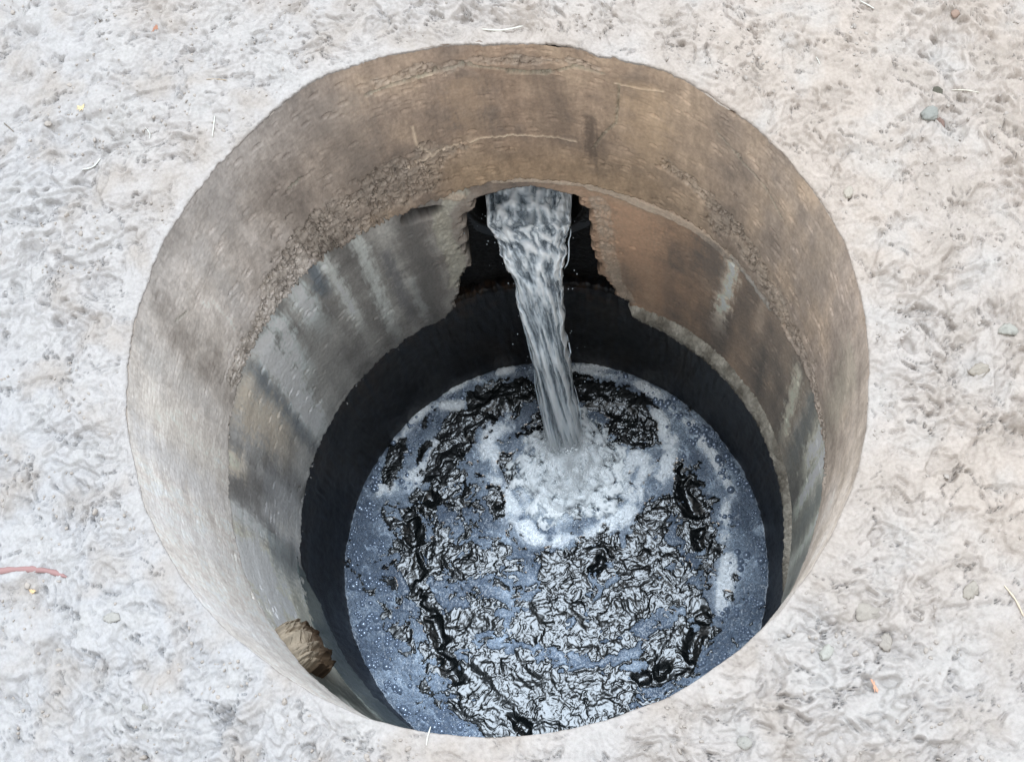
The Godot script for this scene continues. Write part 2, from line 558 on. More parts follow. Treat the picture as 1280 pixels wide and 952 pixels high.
	drips(col, nu, nv, top, bottom, [
		[30.5, -0.20, -0.38, 0.010, c8(62, 52, 45), 0.7], [33.0, -0.27, -0.42, 0.014, c8(70, 60, 52), 0.4], [24.0, -0.10, -0.34, 0.03, c8(78, 66, 56), 0.4], [-14.0, -0.05, -0.35, 0.045, c8(88, 79, 71), 0.5], [8.0, -0.1, -0.3, 0.03, c8(124, 99, 75), 0.5],
		[42.0, -0.06, -0.36, 0.035, c8(132, 106, 78), 0.5], [-70.0, -0.02, -0.45, 0.022, c8(116, 114, 112), 0.4], [-86.0, -0.02, -0.46, 0.03, c8(128, 128, 130), 0.6], [-78.0, -0.06, -0.44, 0.03, c8(150, 143, 134), 0.5],
		[-98.0, -0.02, -0.44, 0.03, c8(138, 138, 140), 0.5], [-50.0, -0.08, -0.40, 0.02, c8(112, 109, 107), 0.45], [-116.0, -0.01, -0.40, 0.03, c8(140, 140, 143), 0.5],
		[104.0, -0.1, -0.42, 0.04, c8(118, 112, 96), 0.5], [84.0, -0.02, -0.30, 0.03, c8(92, 82, 72), 0.35], [-42.0, -0.02, -0.2, 0.03, c8(94, 90, 88), 0.4]], 1.60)
	put("ring_wall", grid_mesh(nu, nv, true, pos, col), painted(0.88, 0.35, 0.03, 1.3), root)


# The broken opening in the middle ring: its left and right edge, in degrees, at a height.
func opening(deg: float, y: float) -> float:
	# broken edges: each side wanders and is chipped with height
	var jag_l := 1.5 * fine.get_noise_2d(3.0, y * 1.6) + 0.9 * fine.get_noise_2d(8.0, y * 6.0)
	var jag_r := 1.5 * fine.get_noise_2d(23.0, y * 1.6) + 0.9 * fine.get_noise_2d(28.0, y * 6.0)
	var jag_top := 0.9 * fine.get_noise_2d(deg * 0.03, 4.0) + 0.5 * fine.get_noise_2d(deg * 0.09, 9.0)
	var left := table([Vector2(-1.04, -10.0), Vector2(-1.0, -7.4), Vector2(-0.9, -4.5), Vector2(-0.81, -0.7), Vector2(-0.70, -0.3), Vector2(-0.60, 1.2), Vector2(-0.53, 5.0), Vector2(-0.515, 11.0), Vector2(-0.50, 17.0)], y)
	var right := table([Vector2(-1.04, 40.0), Vector2(-1.0, 37.4), Vector2(-0.96, 34.4), Vector2(-0.86, 30.6), Vector2(-0.725, 29.4), Vector2(-0.60, 29.6), Vector2(-0.53, 26.6), Vector2(-0.515, 22.0), Vector2(-0.50, 17.0)], y)
	# positive inside, in metres to the nearer side
	var inside := minf(deg + jag_l - left, right - deg + jag_r) * 0.0089
	return minf(inside, (-0.502 - y) * 1.0 + 0.004 * jag_top)


func build_middle_ring() -> void:
	var root := thing("concrete_ring", "middle grey streaked concrete ring broken open where the water comes in", "concrete ring")
	var nu := 1300
	var nv := 205
	var top := -0.405
	var bottom := -1.022
	var collar := Unrolled.new(nu, nv, top, bottom)
	collar.stroke([Vector2(30, -0.470), Vector2(36, -0.474), Vector2(42, -0.482), Vector2(52, -0.470), Vector2(60, -0.482)], 0.016, 0.009)
	collar.stroke([Vector2(10, -0.466), Vector2(22, -0.470), Vector2(36, -0.462)], 0.008, 0.008)
	collar.stroke([Vector2(62, -0.475), Vector2(68, -0.490), Vector2(74, -0.505)], 0.010, 0.008, 0.7)
	collar.stroke([Vector2(-1, -0.482), Vector2(2, -0.505)], 0.012, 0.010)
	var rag := Unrolled.new(nu, nv, top, bottom)
	rag.stroke([Vector2(2, -0.49), Vector2(-3, -0.56), Vector2(-3.5, -0.66), Vector2(-2.6, -0.78), Vector2(-4, -0.86)], 0.018, 0.014)
	rag.stroke([Vector2(31, -0.53), Vector2(32.5, -0.64), Vector2(32.6, -0.76), Vector2(34, -0.88), Vector2(37, -0.96)], 0.016, 0.014)
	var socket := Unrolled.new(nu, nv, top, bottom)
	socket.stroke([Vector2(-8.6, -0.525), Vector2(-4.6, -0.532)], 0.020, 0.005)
	var pos := PackedVector3Array()
	var col := PackedColorArray()
	var skip := PackedByteArray()
	pos.resize(nu * nv)
	col.resize(nu * nv)
	skip.resize(nu * nv)
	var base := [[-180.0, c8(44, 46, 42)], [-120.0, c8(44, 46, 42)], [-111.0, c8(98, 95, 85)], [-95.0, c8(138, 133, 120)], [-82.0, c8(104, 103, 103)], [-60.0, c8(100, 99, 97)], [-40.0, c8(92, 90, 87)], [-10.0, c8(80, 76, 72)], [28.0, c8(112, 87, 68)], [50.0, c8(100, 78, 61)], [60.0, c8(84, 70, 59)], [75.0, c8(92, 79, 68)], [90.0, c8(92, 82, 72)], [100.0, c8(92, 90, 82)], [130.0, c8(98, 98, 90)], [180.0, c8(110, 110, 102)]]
	var pipe_c := at_angle(PIPE_DEG, MID_R, PIPE_Y)
	for i in nu:
		var deg := 360.0 * i / nu - 180.0
		var a := deg_to_rad(deg)
		var sx := sin(a)
		var sz := -cos(a)
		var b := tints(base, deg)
		var end := -1.018 + 0.010 * fine.get_noise_2d(sx * 1.2, sz * 1.2) + 0.007 * fine.get_noise_2d(sx * 5.0 + 3.0, sz * 5.0)
		for j in nv:
			var v := minf(float(j) / (nv - 7), 1.0)
			var at := j * nu + i
			var y := lerpf(top, end, v)
			var x := MID_R * sx
			var z := MID_R * sz
			var off := 0.0018 * soft.get_noise_3d(x * 9.0, y * 9.0, z * 9.0) + 0.0009 * fine.get_noise_3d(x * 7.0, y * 7.0, z * 7.0) + 0.0003 * fine.get_noise_3d(x * 24.0, y * 24.0, z * 24.0)
			off += 0.0045 * smoothstep(0.45, 0.8, cell_id.get_noise_3d(x * 50.0, y * 90.0, z * 50.0)) * smoothstep(-0.5, -0.8, cells.get_noise_3d(x * 50.0, y * 90.0, z * 50.0)) * smoothstep(-0.2, 0.3, fbm.get_noise_3d(x * 6.0, y * 6.0, z * 6.0))
			var c := b
			var stain := fbm.get_noise_3d(x * 8.0, y * 1.2, z * 8.0)
			var patch := fbm.get_noise_3d(x * 8.0 + 20.0, y * 8.0, z * 8.0)
			c = c.lerp(c8(56, 54, 52), clampf(1.0 * stain + 0.4 * patch, 0.0, 0.65))
			c = c.lerp(c8(132, 130, 124) if deg < 20.0 or deg > 90.0 else c8(128, 102, 80), clampf(-0.8 * stain - 0.4 * patch, 0.0, 0.5))
			# pale mortar pressed into the joint, ragged edges of the opening
			var mm := smoothstep(0.25, 0.75, collar.data[at] * (1.0 + 0.7 * fine.get_noise_3d(x * 7.0, y * 7.0, z * 7.0)))
			off -= 0.007 * mm
			var rg := smoothstep(0.3, 0.7, rag.data[at] + 0.4 * fbm.get_noise_3d(x * 14.0, y * 14.0, z * 14.0))
			var in_open := opening(deg, y)
			off += 0.014 * smoothstep(-0.54, -0.47, y) * (1.0 - smoothstep(-14.0, -4.0, deg))
			off += rg * (0.004 + 0.006 * cells.get_noise_3d(x * 30.0, y * 30.0, z * 30.0) + 0.004 * fine.get_noise_3d(x * 8.0, y * 8.0, z * 8.0))
			c = c.lerp(c8(108, 104, 92) if deg < 15.0 else c8(112, 98, 84), 0.75 * rg)
			c = c.lerp(c8(122, 106, 90) if deg < 62.0 else c8(100, 96, 90), 0.85 * mm)
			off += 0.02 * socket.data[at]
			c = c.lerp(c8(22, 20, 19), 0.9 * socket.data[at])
			var s := 1.0 + 0.10 * fine.get_noise_3d(x * 9.0, y * 9.0, z * 9.0) + 0.05 * fine.get_noise_3d(x * 30.0, y * 12.0, z * 30.0)
			c = Color(c.r * s, c.g * s, c.b * s)
			# under the lip the joint stays damp and grey
			if j >= nv - 7:
				off += 0.006 * (j - (nv - 7))
				y -= 0.0022 * sin((j - (nv - 7)) * 0.5)
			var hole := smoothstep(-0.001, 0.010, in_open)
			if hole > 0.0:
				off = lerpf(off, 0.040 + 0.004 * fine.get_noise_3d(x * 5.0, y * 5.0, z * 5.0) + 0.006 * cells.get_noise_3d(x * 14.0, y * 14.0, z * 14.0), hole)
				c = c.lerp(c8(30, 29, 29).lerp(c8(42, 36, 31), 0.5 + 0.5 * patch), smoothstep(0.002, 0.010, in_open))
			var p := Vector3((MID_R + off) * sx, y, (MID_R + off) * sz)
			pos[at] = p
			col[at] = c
			var e := Vector2((deg - PIPE_DEG) * 0.0175 * 0.55, y - PIPE_Y)
			skip[at] = 1 if e.length() < PIPE_R - 0.004 else 0
	drips(col, nu, nv, top, bottom, [
		[-50.0, -0.50, -1.05, 0.026, c8(148, 156, 156), 0.95, -2.0], [-44.5, -0.48, -0.80, 0.018, c8(140, 150, 150), 0.8, -1.0], [-55.5, -0.50, -1.05, 0.014, c8(62, 68, 74), 0.8, -1.0], [-62.0, -0.50, -0.90, 0.04, c8(126, 112, 94), 0.7],
		[-37.0, -0.46, -0.72, 0.020, c8(136, 146, 146), 0.75], [-32.0, -0.47, -0.60, 0.014, c8(52, 62, 72), 0.7], [-29.0, -0.47, -0.85, 0.012, c8(144, 148, 144), 0.7], [-21.0, -0.47, -1.0, 0.014, c8(136, 140, 136), 0.75, -1.5], [-17.0, -0.60, -1.0, 0.012, c8(62, 62, 64), 0.7],
		[-14.0, -0.75, -1.0, 0.010, c8(118, 120, 118), 0.6], [-10.0, -0.5, -0.95, 0.03, c8(66, 64, 62), 0.6], [-40.0, -0.62, -1.02, 0.05, c8(84, 82, 79), 0.5], [-26.0, -0.44, -0.485, 0.05, c8(150, 152, 148), 0.6], [-16.0, -0.46, -0.50, 0.03, c8(150, 150, 144), 0.6],
		[-74.0, -0.46, -0.62, 0.02, c8(150, 136, 116), 0.7], [-84.0, -0.46, -0.95, 0.014, c8(136, 144, 144), 0.6], [-92.0, -0.45, -0.85, 0.05, c8(156, 150, 130), 0.6], [-88.0, -0.75, -1.05, 0.04, c8(74, 80, 84), 0.7, 2.0], [-104.0, -0.45, -0.85, 0.05, c8(158, 154, 140), 0.7], [-104.0, -0.85, -1.05, 0.10, c8(84, 86, 80), 0.7], [-72.0, -0.72, -1.04, 0.05, c8(92, 94, 98), 0.5],
		[62.5, -0.50, -0.86, 0.016, c8(158, 148, 132), 0.85, -1.5], [57.0, -0.47, -0.70, 0.028, c8(62, 58, 55), 0.7], [38.0, -0.52, -0.80, 0.05, c8(128, 94, 70), 0.7], [46.0, -0.70, -0.98, 0.06, c8(112, 84, 64), 0.5], [72.0, -0.52, -0.70, 0.010, c8(118, 104, 90), 0.5],
		[87.0, -0.55, -0.98, 0.016, c8(146, 140, 122), 0.8, 3.0], [95.0, -0.50, -0.98, 0.020, c8(66, 70, 70), 0.8], [101.0, -0.50, -0.80, 0.022, c8(154, 152, 134), 0.85], [106.0, -0.46, -1.0, 0.014, c8(146, 156, 142), 0.8], [112.0, -0.46, -1.0, 0.020, c8(72, 76, 74), 0.8], [117.0, -0.46, -1.0, 0.014, c8(136, 144, 132), 0.8], [122.0, -0.46, -1.0, 0.03, c8(78, 80, 78), 0.7], [127.0, -0.46, -1.0, 0.012, c8(120, 128, 118), 0.7]], 1.90)
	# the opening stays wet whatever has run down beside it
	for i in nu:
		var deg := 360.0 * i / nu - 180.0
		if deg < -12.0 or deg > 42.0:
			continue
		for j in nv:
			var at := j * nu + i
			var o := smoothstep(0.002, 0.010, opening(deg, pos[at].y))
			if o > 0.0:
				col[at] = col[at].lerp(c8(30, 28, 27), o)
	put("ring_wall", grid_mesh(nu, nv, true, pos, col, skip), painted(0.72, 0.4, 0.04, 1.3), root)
	build_mortar_strip(root)


# The rough mortar left at the foot of the middle ring, right of the outlet.
func build_mortar_strip(root: Node3D) -> void:
	var nu := 420
	var nv := 40
	var pos := PackedVector3Array()
	var col := PackedColorArray()
	for j in nv:
		var v := float(j) / (nv - 1)
		for i in nu:
			var u := float(i) / (nu - 1)
			var deg := lerpf(36.0, 128.0, u)
			var a := deg_to_rad(deg)
			var up := table([Vector2(36, -1.005), Vector2(40, -0.985), Vector2(54, -0.958), Vector2(80, -0.955), Vector2(96, -0.965), Vector2(110, -1.0), Vector2(128, -1.02)], deg)
			var down := table([Vector2(36, -1.035), Vector2(40, -1.068), Vector2(54, -1.082), Vector2(80, -1.075), Vector2(96, -1.085), Vector2(128, -1.075)], deg)
			up += 0.008 * fine.get_noise_2d(deg * 0.05, 3.0) + 0.006 * fine.get_noise_2d(deg * 0.2, 8.0)
			down += 0.008 * fine.get_noise_2d(deg * 0.06, 13.0) + 0.006 * fine.get_noise_2d(deg * 0.25, 18.0)
			var y := lerpf(up, down, v)
			var swell := pow(sin(PI * v), 0.5) * smoothstep(0.0, 0.03, u) * (1.0 - smoothstep(0.85, 1.0, u))
			var sx := sin(a)
			var sz := -cos(a)
			var r := MID_R + 0.010 - 0.018 * swell
			r += swell * (0.004 * fine.get_noise_3d(sx * 4.0, y * 4.0, sz * 4.0) + 0.004 * cells.get_noise_3d(sx * 24.0, y * 48.0, sz * 24.0) + 0.0016 * fine.get_noise_3d(sx * 16.0, y * 30.0, sz * 16.0))
			pos.append(Vector3(r * sx, y, r * sz))
			var p := fbm.get_noise_3d(sx * 8.0, y * 8.0, sz * 8.0)
			var c := c8(150, 142, 130).lerp(c8(214, 206, 192), clampf(0.45 + 1.3 * p, 0.0, 1.0))
			c = c.lerp(c8(58, 54, 50), clampf(0.3 - 1.2 * p, 0.0, 0.7) * smoothstep(0.5, 1.0, v))
			var s := 1.0 + 0.12 * fine.get_noise_3d(sx * 7.0, y * 14.0, sz * 7.0)
			col.append(Color(c.r * s, c.g * s, c.b * s))
	var o := put("mortar_strip", grid_mesh(nu, nv, false, pos, col), painted(0.9, 0.3, 0.08), root)
	o.set_meta("label", "rough pale mortar strip at the foot of the middle ring")


func build_lower_ring() -> void:
	var root := thing("concrete_ring", "lowest wet black concrete ring standing in the foaming water", "concrete ring")
	var nu := 900
	var nv := 76
	var top := -0.985
	var bottom := -1.62
	var pos := PackedVector3Array()
	var col := PackedColorArray()
	pos.resize(nu * nv)
	col.resize(nu * nv)
	for i in nu:
		var deg := 360.0 * i / nu - 180.0
		var a := deg_to_rad(deg)
		var sx := sin(a)
		var sz := -cos(a)
		# how far the dry, grey part reaches down on the near left
		var dry := table([Vector2(-180, -1.34), Vector2(-126, -1.31), Vector2(-114, -1.24), Vector2(-103, -1.19), Vector2(-93, -1.15), Vector2(-86, -1.04), Vector2(-80, -0.94), Vector2(120, -0.94), Vector2(150, -1.25), Vector2(180, -1.34)], deg)
		dry += 0.010 * fine.get_noise_2d(sx * 3.0, sz * 3.0)
		for j in nv:
			var at := j * nu + i
			var v := float(maxi(j - 8, 0)) / (nv - 9)
			var y := lerpf(top + 0.006 * fine.get_noise_2d(sx * 2.5, sz * 2.5) + 0.004 * fine.get_noise_2d(sx * 9.0, sz * 9.0), bottom, pow(v, 1.1))
			var r := lerpf(LOW_R, 0.507, smoothstep(-1.15, -1.44, y))
			if j < 8:
				r += 0.005 * (8 - j) + 0.010 * cells.get_noise_2d(deg * 0.55, j * 0.3) * clampf(j / 4.0, 0.0, 1.0) + 0.006
				y += 0.001 * j
			var x := r * sx
			var z := r * sz
			var wet := smoothstep(dry + 0.006, dry - 0.006, y)
			r += 0.003 * soft.get_noise_3d(x * 7.0, y * 7.0, z * 7.0) + 0.0014 * fine.get_noise_3d(x * 5.0, y * 5.0, z * 5.0) + 0.0006 * fine.get_noise_3d(x * 16.0, y * 16.0, z * 16.0)
			r += 0.0022 * fine.get_noise_3d(x * 4.5, y * 0.5, z * 4.5)
			r -= 0.010 * (1.0 - wet)
			pos[at] = Vector3(r * sx, y, r * sz)
			var p := fbm.get_noise_3d(x * 6.0, y * 3.0, z * 6.0)
			var c := c8(25, 24, 25).lerp(c8(44, 37, 31), clampf(0.3 + 1.1 * p, 0.0, 1.0))
			c = c.lerp(c8(74, 56, 42), 0.7 * smoothstep(-1.16, -1.0, y) * smoothstep(-0.1, 0.35, fine.get_noise_3d(x * 2.0, y * 1.2, z * 2.0)))
			c = c.lerp(c8(38, 40, 45), smoothstep(0.1, 0.5, fine.get_noise_3d(x * 5.0 + 9.0, y * 0.4, z * 5.0)))
			var g := c8(122, 127, 122).lerp(c8(84, 92, 92), clampf(0.5 + 1.5 * p, 0.0, 1.0))
			c = g.lerp(c, wet)
			var s := 1.0 + 0.15 * fine.get_noise_3d(x * 9.0, y * 9.0, z * 9.0)
			col[at] = Color(c.r * s, c.g * s, c.b * s)
	put("ring_wall", grid_mesh(nu, nv, true, pos, col), painted(0.42, 0.38, 0.10), root)
	# beads of water along the wet ledge
	var rng := RandomNumberGenerator.new()
	rng.seed = 5
	var places := []
	for k in 190:
		var deg := rng.randf_range(-84.0, -22.0)
		if fine.get_noise_2d(deg * 0.06, 2.0) + rng.randf_range(-0.5, 0.5) < -0.1:
			continue
		var r := 0.0008 + 0.0030 * pow(rng.randf(), 2.0)
		var y := -1.0 - absf(rng.randfn(0.0, 0.022))
		var b := Basis.from_scale(Vector3(r, r * rng.randf_range(0.8, 1.8), r))
		places.append(Transform3D(b, at_angle(deg, LOW_R - 0.004, y)))
	var wet := StandardMaterial3D.new()
	wet.albedo_color = c8(150, 148, 146)
	wet.metallic = 0.6
	wet.roughness = 0.22
	wet.metallic_specular = 0.7
	var ball := SphereMesh.new()
	ball.radius = 1.0
	ball.height = 2.0
	ball.radial_segments = 10
	ball.rings = 5
	scatter("water_beads", ball, wet, places, root)


func build_pipe() -> void:
	var root := thing("outlet_pipe", "wet black drain pipe mouth in the far wall pouring out the water", "pipe")
	var nu := 120
	var nv := 60
	var out := at_angle(PIPE_DEG, 1.0, 0.0)
	var side := Vector3(-out.z, 0, out.x)
	var pos := PackedVector3Array()
	var col := PackedColorArray()
	for j in nv:
		var v := float(j) / (nv - 1)
		for i in nu:
			var a := TAU * i / nu
			var d := side * cos(a) + Vector3.UP * sin(a)
			var r := PIPE_R + 0.001
			var along := 0.535 + 0.95 * v
			if j < 4:
				r += 0.012 * (3 - j)
				along = 0.537
			r += 0.0016 * fine.get_noise_3d(d.x * 2.0, d.y * 2.0 + along * 3.0, d.z * 2.0)
			pos.append(out * along + Vector3.UP * PIPE_Y + d * r)
			var s := 1.0 + 0.3 * fine.get_noise_3d(d.x * 2.0, d.y * 2.0, along * 6.0)
			col.append(Color(0.115 * s, 0.11 * s, 0.105 * s))
	put("pipe_wall", grid_mesh(nu, nv, true, pos, col), painted(0.4, 0.5, 0.05), root)


# ---------------------------------------------------------------- the pool
class Pool:
	var n := 600
	var half := 0.525
	var film := PackedFloat32Array()   # how much foam film lies here
	var thick := PackedFloat32Array()  # heaped white foam
	var calm := PackedFloat32Array()   # 0 lively, 1 still

	func _init() -> void:
		film.resize(n * n)
		thick.resize(n * n)
		calm.resize(n * n)

	func add(to: PackedFloat32Array, points: Array, width: float, edge: float, amount: float) -> void:
		var per := 2.0 * half / (n - 1)
		for k in range(maxi(points.size() - 1, 1)):
			var a: Vector2 = points[k]
			var b: Vector2 = points[mini(k + 1, points.size() - 1)]
			var reach := width + edge
			var ab := b - a
			var l2 := maxf(ab.length_squared(), 1e-9)
			for j in range(maxi(0, int((minf(a.y, b.y) - reach + half) / per)), mini(n - 1, int((maxf(a.y, b.y) + reach + half) / per) + 1) + 1):
				for i in range(maxi(0, int((minf(a.x, b.x) - reach + half) / per)), mini(n - 1, int((maxf(a.x, b.x) + reach + half) / per) + 1) + 1):
					var p := Vector2(i * per - half, j * per - half)
					var d := p.distance_to(a + ab * clampf((p - a).dot(ab) / l2, 0.0, 1.0))
					if d < reach:
						var v := amount * (1.0 - smoothstep(maxf(width - edge, 0.0), reach, d))
						var at := j * n + i
						if amount > 0:
							to[at] = maxf(to[at], v)
						else:
							to[at] = minf(to[at], v)


func build_pool() -> void:
	var pool := Pool.new()
	var n := pool.n
	# film that lies along the wall, and open water where the photograph shows it
	var mask := PackedFloat32Array()
	mask.resize(n * n)
	var open_ := PackedFloat32Array()
	open_.resize(n * n)
	var dip := PackedFloat32Array()
	dip.resize(n * n)
	for s in [[[Vector2(-0.303, -0.211), Vector2(-0.316, -0.112), Vector2(-0.327, -0.024), Vector2(-0.310, 0.070), Vector2(-0.299, 0.189), Vector2(-0.274, 0.281)], 0.004, 0.026],
			[[Vector2(0.354, -0.127), Vector2(0.352, -0.024), Vector2(0.356, 0.058)], 0.004, 0.028], [[Vector2(0.305, 0.221), Vector2(0.236, 0.316), Vector2(0.119, 0.322)], 0.003, 0.026], [[Vector2(-0.093, -0.193)], 0.008, 0.03], [[Vector2(-0.248, -0.227)], 0.006, 0.025], [[Vector2(0.09, 0.04), Vector2(0.13, 0.02)], 0.003, 0.02], [[Vector2(-0.19, 0.33), Vector2(-0.16, 0.36)], 0.003, 0.02]]:
		pool.add(dip, s[0], s[1], s[2], 1.0)
	for s in [[[Vector2(-0.303, -0.211), Vector2(-0.316, -0.112), Vector2(-0.327, -0.024), Vector2(-0.310, 0.070), Vector2(-0.299, 0.189), Vector2(-0.274, 0.281)], 0.016, 0.022],
			[[Vector2(0.354, -0.127), Vector2(0.352, -0.024), Vector2(0.356, 0.058)], 0.022, 0.025], [[Vector2(0.236, 0.316), Vector2(0.119, 0.322)], 0.020, 0.02], [[Vector2(0.305, 0.221), Vector2(0.30, 0.19)], 0.018, 0.015],
			[[Vector2(-0.093, -0.193)], 0.028, 0.02], [[Vector2(-0.045, -0.285), Vector2(-0.05, -0.23)], 0.012, 0.012], [[Vector2(0.235, -0.275), Vector2(0.27, -0.25)], 0.022, 0.015], [[Vector2(0.19, -0.20)], 0.014, 0.012], [[Vector2(-0.248, -0.227)], 0.022, 0.014], [[Vector2(-0.29, -0.235)], 0.012, 0.012],
			[[Vector2(0.012, -0.442), Vector2(-0.076, -0.423), Vector2(-0.178, -0.345), Vector2(-0.21, -0.30)], 0.040, 0.035], [[Vector2(0.17, -0.42), Vector2(0.291, -0.327), Vector2(0.314, -0.266)], 0.035, 0.03], [[Vector2(-0.294, -0.378), Vector2(-0.34, -0.30)], 0.02, 0.02],
			[[Vector2(-0.023, 0.071), Vector2(0.02, 0.09)], 0.035, 0.03], [[Vector2(0.03, 0.004), Vector2(0.13, 0.0)], 0.036, 0.03], [[Vector2(-0.262, 0.075), Vector2(-0.20, 0.085)], 0.032, 0.03],
			[[Vector2(-0.24, 0.224), Vector2(-0.154, 0.267), Vector2(-0.038, 0.336), Vector2(0.03, 0.33)], 0.055, 0.03], [[Vector2(-0.20, 0.31), Vector2(-0.07, 0.38)], 0.05, 0.03], [[Vector2(0.10, 0.171), Vector2(0.206, 0.115), Vector2(0.26, 0.13)], 0.042, 0.03],
			[[Vector2(0.24, 0.255), Vector2(0.17, 0.27)], 0.026, 0.02], [[Vector2(-0.269, -0.098), Vector2(-0.28, -0.06)], 0.02, 0.02], [[Vector2(-0.212, -0.042)], 0.022, 0.018], [[Vector2(-0.133, -0.04), Vector2(-0.11, -0.06)], 0.014, 0.014],
			[[Vector2(-0.11, 0.13), Vector2(-0.02, 0.19), Vector2(0.04, 0.195)], 0.026, 0.02], [[Vector2(0.20, -0.0), Vector2(0.269, -0.048)], 0.024, 0.02], [[Vector2(0.17, 0.05), Vector2(0.25, 0.06)], 0.03, 0.025], [[Vector2(0.04, 0.24), Vector2(0.12, 0.23)], 0.014, 0.015], [[Vector2(0.37, 0.20), Vector2(0.375, 0.17)], 0.012, 0.012], [[Vector2(0.40, 0.155)], 0.014, 0.012]]:
		pool.add(open_, s[0], s[1], s[2], 1.0)
	for s in [[[Vector2(-0.078, -0.316), Vector2(-0.085, -0.243), Vector2(-0.066, -0.144), Vector2(-0.030, -0.068), Vector2(0.055, -0.032), Vector2(0.169, -0.046), Vector2(0.244, -0.097), Vector2(0.326, -0.135), Vector2(0.355, -0.211), Vector2(0.339, -0.280)], 0.016, 0.016, 1.0],
			[[Vector2(0.216, -0.105), Vector2(0.220, -0.166), Vector2(0.263, -0.196), Vector2(0.294, -0.165), Vector2(0.252, -0.125)], 0.012, 0.014, 0.8],
			[[Vector2(-0.009, -0.36), Vector2(-0.065, -0.344), Vector2(-0.086, -0.286)], 0.014, 0.018, 0.9],
			[[Vector2(0.211, -0.445), Vector2(0.309, -0.387), Vector2(0.370, -0.314), Vector2(0.412, -0.237), Vector2(0.440, -0.144), Vector2(0.453, -0.047), Vector2(0.419, 0.015), Vector2(0.407, 0.072)], 0.007, 0.012, 0.6],
			[[Vector2(0.400, 0.110), Vector2(0.372, 0.175), Vector2(0.352, 0.225)], 0.012, 0.016, 0.85],
			[[Vector2(-0.118, -0.444), Vector2(-0.16, -0.452)], 0.009, 0.012, 0.8], [[Vector2(-0.207, -0.353), Vector2(-0.246, -0.315), Vector2(-0.296, -0.283), Vector2(-0.356, -0.285)], 0.012, 0.02, 0.65],
			[[Vector2(-0.143, -0.488), Vector2(-0.055, -0.500), Vector2(0.029, -0.500)], 0.006, 0.010, 0.6], [[Vector2(0.17, -0.46), Vector2(0.24, -0.44), Vector2(0.30, -0.405)], 0.012, 0.014, 0.6],
			[[Vector2(-0.30, -0.40), Vector2(-0.22, -0.455), Vector2(-0.143, -0.488)], 0.006, 0.012, 0.5],
			[[Vector2(0.0, -0.30), Vector2(-0.05, -0.25), Vector2(-0.02, -0.14), Vector2(0.08, -0.09)], 0.02, 0.02, 0.35]]:
		pool.add(pool.thick, s[0], 0.4 * s[1], 1.9 * s[2], s[3])
		pool.add(pool.thick, s[0], 1.2 * s[1], 3.0 * s[2], 0.35 * s[3])
	var per := 2.0 * pool.half / (n - 1)
	var pos := PackedVector3Array()
	var fpos := PackedVector3Array()
	var fcol := PackedColorArray()
	var skip := PackedByteArray()
	var fskip := PackedByteArray()
	pos.resize(n * n)
	fpos.resize(n * n)
	fcol.resize(n * n)
	skip.resize(n * n)
	fskip.resize(n * n)
	for j in n:
		for i in n:
			var at := j * n + i
			var x := i * per - pool.half
			var z := j * per - pool.half
			var r := sqrt(x * x + z * z)
			if r > 0.523:
				skip[at] = 1
				fskip[at] = 1
				continue
			var wx := x + 0.02 * soft.get_noise_2d(x * 10.0, z * 10.0)
			var wz := z + 0.02 * soft.get_noise_2d(x * 10.0 + 50.0, z * 10.0)
			var q := Vector2(wx, wz) - SPLASH
			var rho := q.length()
			var phi := atan2(q.x, -q.y)
			# arcs round the splash
			var arcs := fbm.get_noise_3d(rho * 17.0, sin(phi) * 1.5 + 3.0, cos(phi) * 1.5)
			var m := 0.58 + 0.9 * arcs + 0.55 * fine.get_noise_2d(wx * 1.5, wz * 1.9) + 0.2 * fine.get_noise_2d(wx * 4.0, wz * 4.0)
			m += 0.5 * smoothstep(0.40, 0.47, r) * (1.0 - 0.6 * smoothstep(-0.2, -0.4, z))
			m -= 1.25 * open_[at] * (1.0 + 0.35 * fine.get_noise_2d(wx * 2.4, wz * 2.4))
			m -= 0.6 * smoothstep(0.22, 0.5, fbm.get_noise_2d(wx * 19.0 + 12.0, wz * 27.0)) * (1.0 - smoothstep(0.38, 0.45, r))
			m += 1.1 * pool.thick[at]
			var edge := m - 0.42 + 0.17 * fine.get_noise_2d(x * 5.0 + 6.0, z * 5.0)
			var film := smoothstep(0.0, 0.20, edge)
			var lively := exp(-rho * 3.2)
			# swell
			var h := 0.0030 * soft.get_noise_2d(wx * 6.0, wz * 7.5) + 0.0015 * sin(rho * 62.0 + 5.0 * soft.get_noise_2d(x * 3.0, z * 3.0)) * (0.35 + lively)
			h += 0.004 * lively * fbm.get_noise_2d(wx * 18.0, wz * 18.0)
			h -= 0.008 * dip[at] * smoothstep(-0.1, 0.35, soft.get_noise_2d(wx * 16.0, wz * 16.0) + 0.1)
			var flat := h
			# crinkled open water: nearly flat plates between narrow creases
			var n1 := absf(ridge.get_noise_2d(wx * 10.0, wz * 14.0))
			var n2 := absf(ridge.get_noise_2d(wx * 21.0 + 40.0, wz * 29.0))
			var n3 := absf(fine.get_noise_2d(wx * 3.4 + 20.0, wz * 4.6))
			var cr := smoothstep(0.0, 0.06, n1) * 0.0014 + smoothstep(0.0, 0.13, n2) * 0.0009 * smoothstep(-0.3, 0.2, soft.get_noise_2d(x * 25.0, z * 25.0)) + smoothstep(0.0, 0.25, n3) * 0.0005
			h += (1.0 - 0.9 * film) * (cr + 0.0014 * ridge.get_noise_2d(wx * 11.0 + 90.0, wz * 14.0))
			pos[at] = Vector3(x, POOL_Y + h, z)
			# the foam lies on it, rounded at its edges
			var t := pool.thick[at]
